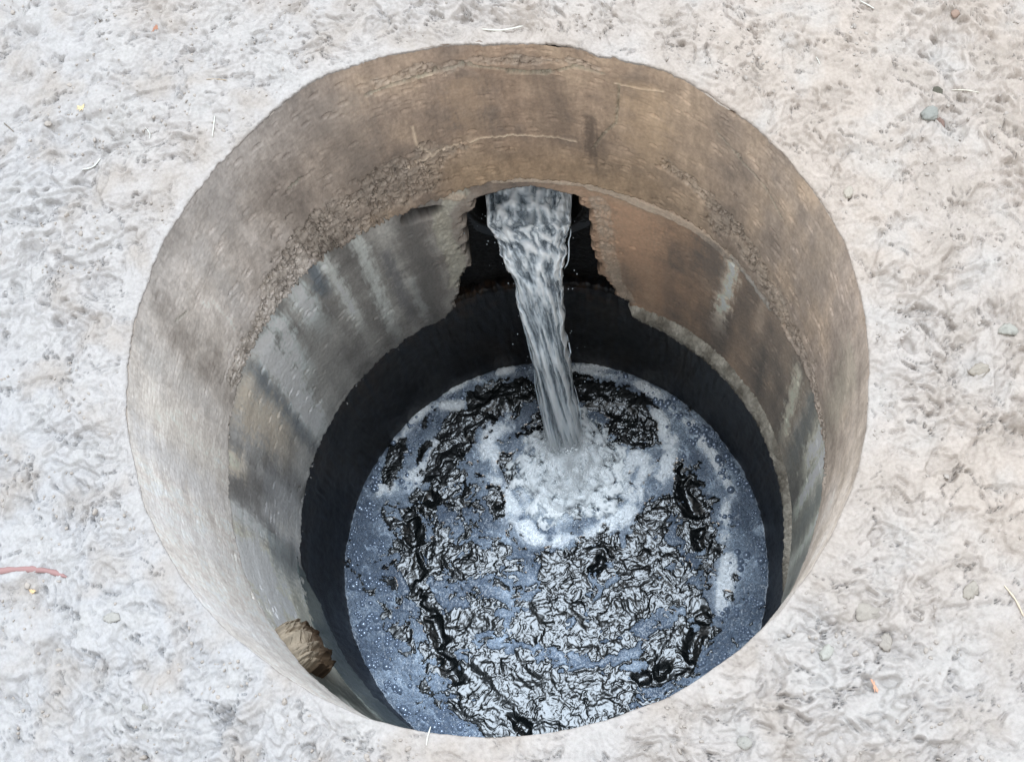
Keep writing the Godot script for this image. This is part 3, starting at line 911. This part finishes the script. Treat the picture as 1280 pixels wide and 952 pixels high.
			var tn := clampf(t * (1.0 + 1.3 * fbm.get_noise_2d(wx * 10.0, wz * 10.0) + 0.15 * fine.get_noise_2d(x * 5.0, z * 5.0)), 0.0, 1.0)
			var fh := flat + 0.0036 * sqrt(clampf(edge * 3.0, 0.0, 1.0)) + 0.0006 * fine.get_noise_2d(x * 11.0, z * 11.0) + 0.010 * tn * (1.0 + 0.5 * fine.get_noise_2d(x * 7.0, z * 7.0))
			if edge < 0.0:
				fh = h + 0.08 * edge - 0.001
			fpos[at] = Vector3(x, POOL_Y + fh, z)
			fskip[at] = 1 if edge < -0.12 else 0
			skip[at] = 1 if edge > 0.4 and r < 0.49 else 0
			var c := c8(84, 94, 108).lerp(c8(134, 145, 158), clampf(0.35 + 0.9 * fbm.get_noise_2d(x * 5.0 + 30.0, z * 5.0) + 0.3 * fine.get_noise_2d(x * 12.0, z * 12.0), 0.0, 1.0))
			var lace := (1.0 - smoothstep(0.0, 0.10, absf(fbm.get_noise_3d(rho * 13.0 + 40.0, sin(phi) * 2.2, cos(phi) * 2.2)))) * smoothstep(-0.1, 0.3, fine.get_noise_2d(x * 0.8, z * 0.8) + 0.1)
			c = c.lerp(c8(190, 202, 214), 0.55 * lace)
			c = c.lerp(c8(242, 245, 248), smoothstep(0.0, 0.8, tn))
			fcol[at] = c
			pool.film[at] = edge
			pool.calm[at] = fh
			pool.thick[at] = tn
	var dark := StandardMaterial3D.new()
	dark.albedo_color = c8(14, 17, 18)
	dark.roughness = 0.23
	dark.metallic_specular = 0.56
	dark.metallic = 0.0
	var w := put("water", grid_mesh(n, n, false, pos, PackedColorArray(), skip), dark)
	w.set_meta("kind", "structure")
	w.set_meta("label", "dark rippled water at the bottom of the shaft")
	var fm := StandardMaterial3D.new()
	fm.vertex_color_use_as_albedo = true
	fm.vertex_color_is_srgb = true
	fm.roughness = 0.35
	fm.metallic_specular = 0.5
	var f := put("foam", grid_mesh(n, n, false, fpos, fcol, fskip), fm)
	tag(f, "grey blue foam film and white foam ridges floating on the dark water", "foam")
	f.set_meta("kind", "stuff")
	# bubbles: a close skin of small ones on the film, larger ones gathered along the wall
	var rng := RandomNumberGenerator.new()
	rng.seed = 11
	var small := []
	var large := []
	var tones := PackedColorArray()
	for k in 90000:
		var x := rng.randf_range(-0.505, 0.505)
		var z := rng.randf_range(-0.505, 0.505)
		var r := sqrt(x * x + z * z)
		if r > 0.503:
			continue
		var at := int((z + pool.half) / per + 0.5) * n + int((x + pool.half) / per + 0.5)
		if pool.film[at] < 0.05 or rng.randf() < pool.thick[at] - 0.3:
			continue
		var rim := smoothstep(0.36, 0.47, r) * (0.3 + 0.7 * smoothstep(-0.45, -0.05, z + 0.6 * absf(x)))
		var size := rng.randf_range(0.0012, 0.0024) * (1.0 + 0.5 * rim)
		var y := POOL_Y + pool.calm[at] - size * 0.15
		if rng.randf() < rim * 0.16 * smoothstep(-0.05, 0.3, fine.get_noise_2d(x * 1.1 + 33.0, z * 1.1)) or rng.randf() < 0.002:
			size *= 1.4 + 1.8 * pow(rng.randf(), 2.5)
			large.append(Transform3D(Basis.from_scale(Vector3.ONE * size), Vector3(x, y, z)))
		else:
			var tone := fcol[at]
			var s := rng.randf_range(1.05, 1.35)
			tones.append(Color(minf(tone.r * s, 0.92), minf(tone.g * s, 0.93), minf(tone.b * s, 0.94)))
			small.append(Transform3D(Basis.from_scale(Vector3.ONE * size), Vector3(x, y, z)))
	var bm := StandardMaterial3D.new()
	bm.vertex_color_use_as_albedo = true
	bm.vertex_color_is_srgb = true
	bm.roughness = 0.28
	bm.metallic_specular = 0.7
	var sb := scatter("foam_bubbles", bubble_mesh(7, 3), bm, small, self, tones)
	tag(sb, "skin of tiny bubbles covering the floating foam film", "bubbles")
	var lm := StandardMaterial3D.new()
	lm.albedo_color = c8(120, 134, 154)
	lm.metallic = 0.35
	lm.roughness = 0.22
	lm.metallic_specular = 0.71
	lm.clearcoat_enabled = true
	lm.clearcoat = 0.5
	var lb := scatter("large_bubbles", bubble_mesh(14, 6), lm, large)
	tag(lb, "larger clear bubbles gathered on the water along the wall", "bubbles")


# ---------------------------------------------------------------- the falling water
func jet_point(t: float) -> Vector3:
	# t from -1 (inside the pipe) over 0 (its mouth) to 1 (the pool)
	var out := at_angle(PIPE_DEG, 1.0, 0.0)
	var mouth := out * 0.525 + Vector3.UP * (PIPE_Y - 0.045)
	if t < 0.0:
		return mouth - out * 0.5 * t + Vector3.UP * (-0.010 * t)
	var land := Vector3(SPLASH.x, POOL_Y - 0.02, SPLASH.y - 0.045)
	var s := t * (0.07 + 0.93 * t)
	return Vector3(lerpf(mouth.x, land.x, t), lerpf(mouth.y, land.y, s), lerpf(mouth.z, land.z, t))


func jet_half_width(t: float) -> float:
	return table([Vector2(-1, 0.086), Vector2(-0.2, 0.089), Vector2(0.0, 0.083), Vector2(0.15, 0.066), Vector2(0.35, 0.048), Vector2(0.6, 0.040), Vector2(1.0, 0.044)], t)


func build_fall() -> void:
	var root := thing("waterfall", "white foaming stream of water falling from the pipe into the pool", "waterfall", jet_point(0.0))
	var at0 := jet_point(0.0)
	var side := at_angle(PIPE_DEG + 90.0, 1.0, 0.0)
	var nu := 120
	var nv := 320
	for layer in 2:
		var pos := PackedVector3Array()
		var col := PackedColorArray()
		for j in nv:
			var t := lerpf(-0.9, 1.0, float(j) / (nv - 1))
			var p := jet_point(t)
			var along := (jet_point(minf(t + 0.01, 1.0)) - jet_point(t - 0.01)).normalized()
			var face := side.cross(along).normalized()
			if face.dot(Vector3(0, 0.4, 1)) < 0:
				face = -face
			var w := jet_half_width(t) * (1.0 if layer == 0 else 0.80)
			var deep := table([Vector2(-1, 0.030), Vector2(0, 0.028), Vector2(0.4, 0.030), Vector2(1, 0.040)], t) * (1.0 if layer == 0 else 0.6)
			# the length water has run, so that streaks stretch as it speeds up
			var run := 0.55 * log(1.0 + 6.0 * maxf(t, 0.0)) + 1.9 * minf(t, 0.0)
			var torn := smoothstep(-0.05, 0.35, t)
			for i in nu:
				var a := TAU * i / nu
				var twist := a + 1.7 * maxf(t, 0.0)
				var edge_u := cos(a)
				var edge_f := sin(a)
				var u := cos(twist)
				var f := sin(twist)
				var k := fbm.get_noise_3d(u * 1.9 + layer * 9.0, run * 5.0 + 5.0, f * 1.2)
				var streak := fbm.get_noise_3d(u * 3.6 + layer * 4.0, run * 3.2, f * 2.2)
				var fr := fine.get_noise_3d(u * 0.75, run * 0.9 + layer * 7.0, f * 0.5)
				var e := 1.0 + (0.08 * soft.get_noise_2d(run * 9.0 + 3.0, 2.0 * signf(edge_u)) + 0.10 * fbm.get_noise_2d(run * 14.0, 6.0 * signf(edge_u) + layer)) * torn * absf(edge_u)
				var q := p + side * edge_u * w * e + face * (edge_f * deep + 0.012 * k + 0.007 * streak + 0.003 * fr)
				pos.append(q - at0)
				var white := clampf(0.52 + 1.3 * k + 0.9 * streak + 0.45 * fr, 0.0, 1.0)
				# inside the pipe it is dark on the left and full of bubbles on the right
				if t < 0.0:
					white = clampf(white + 0.5 * edge_u * smoothstep(0.0, -0.25, t) - 0.35 * smoothstep(0.0, -0.5, t), 0.0, 1.0)
				white = clampf(white + 0.40 * smoothstep(0.70, 1.0, -edge_u) * smoothstep(0.7, 0.2, t) + 0.25 * smoothstep(0.7, 1.0, edge_u) + 0.15 * smoothstep(0.6, 1.0, t), 0.0, 1.0)
				var c := c8(150, 166, 180).lerp(c8(249, 251, 252), white)
				if layer == 1:
					c.a = lerpf(0.12, 0.95, smoothstep(0.25, 0.85, white)) * (1.0 - smoothstep(0.86, 0.99, t))
				if layer == 0:
					c.a = lerpf(0.16, 0.96, smoothstep(0.12, 0.72, white))
					c.a *= 1.0 - smoothstep(0.84, 0.97, t)
				col.append(c)
		var m := StandardMaterial3D.new()
		m.vertex_color_use_as_albedo = true
		m.vertex_color_is_srgb = true
		m.roughness = 0.3
		m.metallic_specular = 0.6
		m.transparency = BaseMaterial3D.TRANSPARENCY_ALPHA
		put("water_sheet" if layer == 0 else "water_core", grid_mesh(nu, nv, true, pos, col), m, root)
	# loose strings of water that leave the edges of the sheet
	var rng := RandomNumberGenerator.new()
	rng.seed = 21
	var sm := StandardMaterial3D.new()
	sm.albedo_color = c8(214, 224, 232)
	sm.roughness = 0.15
	sm.metallic_specular = 0.6
	for k in 9:
		var t0 := rng.randf_range(0.02, 0.75)
		var t1 := minf(t0 + rng.randf_range(0.08, 0.25), 0.97)
		var s := -1.0 if k % 3 else 1.0
		var pts := PackedVector3Array()
		for i in 6:
			var t := lerpf(t0, t1, i / 5.0)
			pts.append(jet_point(t) + side * s * (jet_half_width(t) * (0.98 + 0.10 * sin(PI * i / 5.0) * rng.randf_range(0.6, 1.0)) + 0.001) + Vector3(0, 0, rng.randf_range(0.0, 0.012)) - at0)
		put("water_string", stalk_mesh(pts, rng.randf_range(0.0010, 0.0020)), sm, root)
	var ball := SphereMesh.new()
	ball.radius = 1.0
	ball.height = 2.0
	ball.radial_segments = 8
	ball.rings = 4
	var places := []
	for k in 60:
		var t := rng.randf_range(-0.1, 1.0)
		var s := -1.0 if rng.randf() < 0.6 else 1.0
		var p := jet_point(t) + side * s * (jet_half_width(maxf(t, 0.0)) + absf(rng.randfn(0.0, 0.016))) + Vector3(rng.randfn(0, 0.006), rng.randfn(0, 0.006), rng.randfn(0, 0.012)) - at0
		var r := rng.randf_range(0.0005, 0.0013)
		places.append(Transform3D(Basis.from_scale(Vector3(r, r * 1.8, r)), p))
	scatter("water_drops", ball, sm, places, root)


func build_splash() -> void:
	var c := Vector3(SPLASH.x, POOL_Y, SPLASH.y)
	var root := thing("splash", "bright white splash of churned foam where the stream hits the pool", "splash", c)
	var nu := 300
	var nv := 110
	var pos := PackedVector3Array()
	var col := PackedColorArray()
	for j in nv:
		var v := float(j) / (nv - 1)
		for i in nu:
			var a := TAU * i / nu
			var dx := sin(a)
			var dz := -cos(a)
			var reach := 0.165 * (1.0 + 0.30 * soft.get_noise_2d(dx * 1.3, dz * 1.3) + 0.10 * soft.get_noise_2d(dx * 4.0, dz * 4.0))
			var r := reach * v
			var x := r * dx
			var z := r * dz
			var n1 := fbm.get_noise_2d(x * 22.0 + 7.0, z * 22.0)
			var n2 := fine.get_noise_2d(x * 7.0, z * 7.0)
			var y := 0.034 * pow(1.0 - v, 1.4) + 0.0035 * n1 + 0.0015 * n2 + 0.010
			y -= 0.016 * smoothstep(0.75, 1.0, v)
			pos.append(Vector3(x, y, z))
			var white := clampf(1.35 - 0.75 * v + 1.1 * n1 + 0.4 * n2, 0.0, 1.0)
			var k := c8(176, 190, 198).lerp(c8(252, 253, 253), white)
			k.a = clampf((2.1 - 1.8 * v) * 1.0 + 1.7 * n1 + 0.7 * n2, 0.0, 1.0) * (1.0 - smoothstep(0.85, 1.0, v))
			col.append(k)
	var m := StandardMaterial3D.new()
	m.vertex_color_use_as_albedo = true
	m.vertex_color_is_srgb = true
	m.roughness = 0.6
	m.transparency = BaseMaterial3D.TRANSPARENCY_ALPHA
	put("churned_foam", grid_mesh(nu, nv, true, pos, col), m, root)
	# veils of fine spray thrown up round the foot of the stream
	var vm := StandardMaterial3D.new()
	vm.vertex_color_use_as_albedo = true
	vm.vertex_color_is_srgb = true
	vm.roughness = 0.9
	vm.metallic_specular = 0.1
	vm.transparency = BaseMaterial3D.TRANSPARENCY_ALPHA
	for veil in 3:
		var base: float = [0.058, 0.085, 0.115][veil]
		var tall: float = [0.105, 0.066, 0.042][veil]
		var vpos := PackedVector3Array()
		var vcol := PackedColorArray()
		for j in 40:
			var v := j / 39.0
			for i in 120:
				var a := TAU * i / 120.0
				var n1 := soft.get_noise_3d(sin(a) * 2.2 + veil * 9.0, v * 1.6, cos(a) * 2.2)
				var n2 := fbm.get_noise_3d(sin(a) * 5.0 + veil * 5.0, v * 3.2, cos(a) * 5.0)
				var r := base * (1.0 - 0.45 * v * v + 0.16 * n1)
				vpos.append(Vector3(r * sin(a) - 0.004, tall * sin(v * PI * 0.5) * (1.0 + 0.4 * n1) + 0.006, -r * cos(a) - 0.028 * v))
				var k := c8(250, 252, 253)
				k.a = clampf(0.45 + 1.5 * n2 + 0.6 * n1 + 0.5 * fine.get_noise_3d(sin(a) * 0.9, v * 0.35 + veil, cos(a) * 0.9), 0.0, 0.9) * (1.0 - smoothstep(0.35, 1.0, v)) * smoothstep(0.0, 0.3, v)
				vcol.append(k)
		put("spray_veil", grid_mesh(120, 40, true, vpos, vcol), vm, root)
	var rng := RandomNumberGenerator.new()
	rng.seed = 33
	var ball := SphereMesh.new()
	ball.radius = 1.0
	ball.height = 2.0
	ball.radial_segments = 8
	ball.rings = 4
	var sm := StandardMaterial3D.new()
	sm.albedo_color = c8(250, 252, 253)
	sm.roughness = 0.3
	var places := []
	for k in 8000:
		var a := rng.randf() * TAU
		var d := absf(rng.randfn(0.0, 0.075))
		if d > 0.21:
			continue
		var up := rng.randf() * rng.randf() * 0.16 * exp(-d * 9.0) + 0.012
		var r := rng.randf_range(0.0004, 0.0011)
		if rng.randf() < 0.06:
			r *= 1.7
		var dir := Vector3(sin(a), 0.9 * rng.randf(), -cos(a)).normalized()
		var b := Basis(Quaternion(Vector3.UP, dir)).scaled_local(Vector3(r, r * rng.randf_range(1.0, 1.9), r))
		places.append(Transform3D(b, Vector3(d * sin(a), up, -d * cos(a))))
	scatter("spray_drops", ball, sm, places, root)


# ---------------------------------------------------------------- small things
func build_clay_lump() -> void:
	var nu := 160
	var nv := 120
	var pos := PackedVector3Array()
	var col := PackedColorArray()
	var out := at_angle(-111.0, 1.0, 0.0)
	var side := at_angle(-111.0 + 90.0, 1.0, 0.0)
	var c := at_angle(-113.5, 0.512, -0.63)
	for j in nv:
		var v := float(j) / (nv - 1)
		for i in nu:
			var a := TAU * i / nu
			var d := Vector3(sin(PI * v) * cos(a), cos(PI * v), sin(PI * v) * sin(a))
			d = Vector3(signf(d.x) * pow(absf(d.x), 0.42), signf(d.y) * pow(absf(d.y), 0.55), signf(d.z) * pow(absf(d.z), 0.6))
			# split grain running down the face
			var across := d.x * 0.044 + 0.003 * fine.get_noise_2d(d.y * 1.5, 4.0)
			var gr := fine.get_noise_2d(across * 5.5, d.y * 0.05) + 0.5 * fine.get_noise_2d(across * 13.0, d.y * 0.12)
			var lumps := cells.get_noise_3d(d.x * 5.0, d.y * 6.0, d.z * 5.0) * smoothstep(-0.2, 0.6, d.y)
			var p := side * across * 1.0 + Vector3.UP * d.y * 0.105 - out * (d.z * 0.042 + 0.010 * gr + 0.010 * lumps + 0.006 * d.y)
			pos.append(p)
			var k := c8(72, 59, 48).lerp(c8(150, 129, 108), clampf(0.5 - 0.9 * gr, 0.0, 1.0))
			k = k.lerp(c8(176, 164, 146), 0.6 * smoothstep(0.1, 0.8, d.y))
			col.append(k)
	var o := put("clay_lump", grid_mesh(nu, nv, true, pos, col), painted(0.92, 0.25, 0.05))
	o.position = c
	tag(o, "brown grooved lump stuck below the topmost ring at the near left", "clay lump")


func build_small_things() -> void:
	var stones := [
		["pebble", "blue grey pebble beside the rust red fragment on the clay", "pebble", Vector2(0.678, -0.166), Vector3(0.026, 0.014, 0.022), c8(148, 147, 143), 20.0, 0.5],
		["brick_fragment", "rust red fragment beside the blue grey pebble on the clay", "fragment", Vector2(0.693, -0.157), Vector3(0.012, 0.010, 0.024), c8(140, 116, 108), 15.0, 0.8],
		["pebble", "dark olive round pebble sunk in the clay near a pale straw", "pebble", Vector2(0.701, -0.196), Vector3(0.015, 0.010, 0.017), c8(96, 92, 82), 0.0, 0.1],
		["stone", "grey angular stone near the right edge of the clay", "stone", Vector2(0.664, 0.161), Vector3(0.029, 0.016, 0.020), c8(166, 162, 156), -20.0, 0.9],
		["clod", "pale rounded clod standing proud below the grey angular stone", "clod", Vector2(0.607, 0.204), Vector3(0.028, 0.014, 0.018), c8(168, 158, 149), 0.0, 0.4],
		["clod", "flat grey clod beside the straw at the lower right", "clod", Vector2(0.491, 0.469), Vector3(0.026, 0.012, 0.018), c8(168, 159, 151), 30.0, 0.7],
		["pebble", "smooth pale lilac pebble in the clay below right of the hole", "pebble", Vector2(0.372, 0.501), Vector3(0.017, 0.011, 0.022), c8(170, 161, 155), -30.0, 0.2],
		["chip", "white chip of plaster in the clay below right of the hole", "chip", Vector2(0.299, 0.496), Vector3(0.022, 0.010, 0.016), c8(176, 173, 168), 40.0, 0.8],
		["clod", "knobbly grey clod between the white chip and the flat grey clod", "clod", Vector2(0.366, 0.460), Vector3(0.034, 0.013, 0.028), c8(168, 159, 152), 10.0, 0.5],
		["pebble", "pale blue grey pebble at the bottom edge below the hole", "pebble", Vector2(0.172, 0.570), Vector3(0.018, 0.012, 0.016), c8(166, 162, 158), 0.0, 0.3],
		["pebble", "small grey pebble in a dent of the clay at the lower left", "pebble", Vector2(-0.537, 0.334), Vector3(0.013, 0.010, 0.012), c8(160, 155, 150), 0.0, 0.4],
		["clod", "low rounded clay clod up and left of the small grey pebble", "clod", Vector2(-0.582, 0.292), Vector3(0.024, 0.010, 0.016), c8(172, 168, 165), 25.0, 0.3],
		["clod", "rounded clay clod under the end of the reddish cord", "clod", Vector2(-0.560, 0.212), Vector3(0.022, 0.010, 0.015), c8(172, 168, 165), -15.0, 0.4],
		["pebble", "pinkish brown crumb near the top right corner", "pebble", Vector2(0.772, -0.312), Vector3(0.014, 0.008, 0.012), c8(158, 134, 122), 0.0, 0.6],
		["clod", "broad flat clod standing at the right rim of the hole", "clod", Vector2(0.532, -0.085), Vector3(0.020, 0.009, 0.014), c8(178, 168, 158), 60.0, 0.7],
	]
	var k := 0
	for s in stones:
		var p := on_ground(s[3].x, s[3].y)
		var size: Vector3 = s[4]
		var o := put(s[0], stone_mesh(size, 100 + k, 0.35, s[7]), plain(Color(s[5].r * 0.88, s[5].g * 0.88, s[5].b * 0.86), 0.9, 0.3))
		o.position = p + Vector3.UP * size.y * 0.06
		o.rotation_degrees = Vector3(0, s[6], 0)
		tag(o, s[1], s[2])
		k += 1
	var straws := [
		[[Vector2(0.116, -0.499), Vector2(0.145, -0.489), Vector2(0.177, -0.488)], 0.0017, c8(206, 202, 194), "white bent straw lying just above the far rim of the hole"],
		[[Vector2(-0.297, -0.536), Vector2(-0.28, -0.533), Vector2(-0.267, -0.527)], 0.0009, c8(170, 150, 128), "short brown straw above the upper left rim"],
		[[Vector2(-0.296, -0.474), Vector2(-0.300, -0.458), Vector2(-0.307, -0.442)], 0.0010, c8(210, 208, 202), "thin white straw pointing at the upper left rim"],
		[[Vector2(-0.402, -0.493), Vector2(-0.397, -0.480), Vector2(-0.398, -0.469)], 0.0008, c8(206, 204, 200), "very thin curved pale straw left of the thin white straw"],
		[[Vector2(-0.504, -0.449), Vector2(-0.490, -0.454), Vector2(-0.476, -0.464)], 0.0014, c8(208, 208, 206), "stubby white straw on the blue grey clay at the left"],
		[[Vector2(-0.614, -0.575), Vector2(-0.605, -0.56), Vector2(-0.596, -0.546)], 0.0012, c8(118, 108, 100), "dark twig at the left edge of the clay"],
		[[Vector2(0.723, -0.197), Vector2(0.742, -0.191), Vector2(0.761, -0.184)], 0.0011, c8(206, 198, 186), "straight pale straw beside the dark olive pebble"],
		[[Vector2(0.655, -0.378), Vector2(0.664, -0.365), Vector2(0.669, -0.357)], 0.0011, c8(204, 200, 194), "pale straw at the top edge right of the hole"],
		[[Vector2(0.564, -0.307), Vector2(0.565, -0.30), Vector2(0.564, -0.292)], 0.0009, c8(206, 202, 196), "short pale straw above the right rim of the hole"],
		[[Vector2(0.531, 0.474), Vector2(0.538, 0.494), Vector2(0.542, 0.516)], 0.0013, c8(206, 190, 170), "cream straw at the lower right edge of the clay"],
		[[Vector2(-0.190, 0.452), Vector2(-0.197, 0.463), Vector2(-0.201, 0.473)], 0.0010, c8(214, 212, 206), "white stalk leaning over the near rim of the hole"],
	]
	for s in straws:
		var pts := PackedVector3Array()
		for q in s[0]:
			pts.append(on_ground(q.x, q.y) + Vector3.UP * (s[1] * 1.1 + 0.0006))
		var mid := pts[1]
		for i in pts.size():
			pts[i] -= mid
		var o := put("straw", stalk_mesh(pts, s[1] * 0.8), plain(Color(s[2].r * 0.9, s[2].g * 0.9, s[2].b * 0.88), 0.7, 0.4, false))
		o.position = mid
		tag(o, s[3], "straw")
	# the reddish cord at the left edge, mostly sunk in the dust
	var cord := PackedVector3Array()
	for q in [Vector2(-0.735, 0.112), Vector2(-0.699, 0.112), Vector2(-0.667, 0.117), Vector2(-0.635, 0.127), Vector2(-0.611, 0.143)]:
		cord.append(on_ground(q.x, q.y) - Vector3.UP * 0.0012)
	var start := cord[2]
	for i in cord.size():
		cord[i] -= start
	var co := put("cord", stalk_mesh(cord, 0.0040, 10), plain(c8(140, 110, 107), 0.95, 0.2, false))
	co.position = start
	tag(co, "faded red cord half sunk in the clay at the left edge", "cord")
	# dead leaf crumbs
	var leaves := [
		["leaf_crumb", "yellow leaf crumb on the clay at the upper left", Vector2(-0.491, -0.556), Vector3(0.013, 0.003, 0.011), c8(190, 168, 130)],
		["leaf_crumb", "russet leaf crumb near the top edge at the left", Vector2(-0.360, -0.659), Vector3(0.015, 0.003, 0.008), c8(146, 104, 84)],
		["leaf_crumb", "orange leaf crumb on the clay below right of the hole", Vector2(0.341, 0.546), Vector3(0.020, 0.003, 0.006), c8(186, 140, 116)],
		["leaf_crumb", "amber leaf crumb just below the faded red cord", Vector2(-0.658, 0.150), Vector3(0.008, 0.003, 0.008), c8(196, 164, 124)],
		["leaf_crumb", "dark brown leaf crumb near the top left corner", Vector2(-0.436, -0.690), Vector3(0.009, 0.003, 0.005), c8(84, 76, 70)],
	]
	for s in leaves:
		var o := put(s[0], leaf_mesh(s[3], 7 + k), plain(s[4], 0.8, 0.3, false))
		o.position = on_ground(s[2].x, s[2].y) + Vector3.UP * 0.0022
		o.rotation_degrees = Vector3(8, 37.0 * k, -6)
		tag(o, s[1], "leaf")
		k += 1


# A curled scrap of dead leaf with a torn outline and some thickness.
func leaf_mesh(size: Vector3, seed_: int) -> ArrayMesh:
	var nu := 26
	var pos := PackedVector3Array()
	for ring in [[0.0, 0.5], [0.55, 0.42], [0.97, 0.1], [1.0, -0.1], [0.97, -0.3], [0.0, 0.1]]:
		for i in nu:
			var a := TAU * i / nu
			var r: float = ring[0] * (0.8 + 0.9 * fine.get_noise_2d(cos(a) * 1.7 + seed_, sin(a) * 1.7))
			var p := Vector3(r * cos(a), 0, r * sin(a))
			p.y = 0.45 * ring[1] + 1.5 * (p.x * p.x - 0.4 * p.z * p.z) + 0.4 * p.z
			pos.append(p * Vector3(size.x * 0.5, size.y * 0.5, size.z * 0.5))
	return grid_mesh(nu, 6, true, pos, PackedColorArray())


# Loose crumbs of clay lying about on the skin.
func build_crumbs() -> void:
	var rng := RandomNumberGenerator.new()
	rng.seed = 77
	var places := []
	for k in 6000:
		var a := rng.randf() * TAU
		var r := 0.512 + 0.45 * rng.randf()
		var x := r * sin(a)
		var z := -r * cos(a)
		var d := fbm.get_noise_2d(x * 5.0 + 60.0, z * 5.0) + 0.15
		if rng.randf() > clampf(2.2 * d, 0.04, 1.0):
			continue
		var s := rng.randf_range(0.0010, 0.0026) * (1.9 if rng.randf() < 0.06 else 1.0)
		var b := Basis.from_euler(Vector3(rng.randf() * TAU, rng.randf() * TAU, rng.randf() * TAU)).scaled_local(Vector3(s, s * rng.randf_range(0.5, 0.9), s * rng.randf_range(0.7, 1.3)))
		places.append(Transform3D(b, on_ground(x, z) + Vector3.UP * s * 0.15))
	var m := stone_mesh(Vector3.ONE * 2.0, 3, 0.4, 0.8)
	var o := scatter("clay_crumbs", m, plain(c8(152, 143, 135), 0.95, 0.2, false), places)
	tag(o, "loose crumbs of dried clay scattered over the ground", "crumbs")


func _ready() -> void:
	# camera
	var cam := Camera3D.new()
	cam.name = "camera"
	add_child(cam)
	cam.fov = 32.78
	cam.near = 0.05
	cam.far = 3000.0
	cam.transform = Transform3D(Basis(Vector3(0.96332826, -0.09039062, 0.25264244), Vector3(0.26832567, 0.32451548, -0.90702317), Vector3(0.0, 0.94155151, 0.33686906)), Vector3(0.01987396, 1.62941172, 0.62849989))
	cam.current = true
	# sky and light: a bright overcast day
	var env := Environment.new()
	env.background_mode = Environment.BG_SKY
	var sky_mat := ProceduralSkyMaterial.new()
	sky_mat.sky_top_color = Color(0.955, 0.98, 1.0)
	sky_mat.sky_horizon_color = Color(0.93, 0.945, 0.96)
	sky_mat.sky_curve = 0.15
	sky_mat.sky_energy_multiplier = 0.85
	sky_mat.ground_bottom_color = Color(0.5, 0.48, 0.46)
	sky_mat.ground_horizon_color = Color(0.66, 0.66, 0.66)
	var sky := Sky.new()
	sky.sky_material = sky_mat
	env.sky = sky
	env.tonemap_mode = Environment.TONE_MAPPER_LINEAR
	env.tonemap_exposure = 2.75
	env.sdfgi_enabled = true
	env.ssao_enabled = true
	env.ssil_enabled = true
	var we := WorldEnvironment.new()
	we.name = "world_environment"
	we.environment = env
	add_child(we)
	var sun := DirectionalLight3D.new()
	sun.name = "sun"
	sun.light_energy = 0.5
	sun.light_color = Color(0.87, 0.935, 1.0)
	sun.light_angular_distance = 30.0
	sun.shadow_enabled = true
	sun.sky_mode = DirectionalLight3D.SKY_MODE_LIGHT_ONLY
	add_child(sun)
	var from := Vector3(0.10, 1.0, -0.19)
	sun.look_at_from_position(from, Vector3.ZERO, Vector3.FORWARD)

	fbm = noise(FastNoiseLite.TYPE_SIMPLEX, 1.0, 4, 1)
	fine = noise(FastNoiseLite.TYPE_SIMPLEX, 12.0, 3, 2)
	soft = noise(FastNoiseLite.TYPE_SIMPLEX_SMOOTH, 1.0, 2, 3)
	ridge = noise(FastNoiseLite.TYPE_SIMPLEX, 1.0, 3, 4)
	cells = noise(FastNoiseLite.TYPE_CELLULAR, 1.0, 1, 5)
	cells.cellular_return_type = FastNoiseLite.RETURN_DISTANCE
	cell_id = noise(FastNoiseLite.TYPE_CELLULAR, 1.0, 1, 5)
	cell_id.cellular_return_type = FastNoiseLite.RETURN_CELL_VALUE
	gaps = noise(FastNoiseLite.TYPE_CELLULAR, 1.0, 1, 9)
	gaps.cellular_return_type = FastNoiseLite.RETURN_DISTANCE2_SUB
	grit_textures()

	var t0 := Time.get_ticks_msec()
	build_ground()
	build_upper_ring()
	build_middle_ring()
	build_lower_ring()
	build_pipe()
	build_pool()
	build_fall()
	build_splash()
	build_clay_lump()
	build_small_things()
	build_crumbs()
	print("built in %d ms" % (Time.get_ticks_msec() - t0))
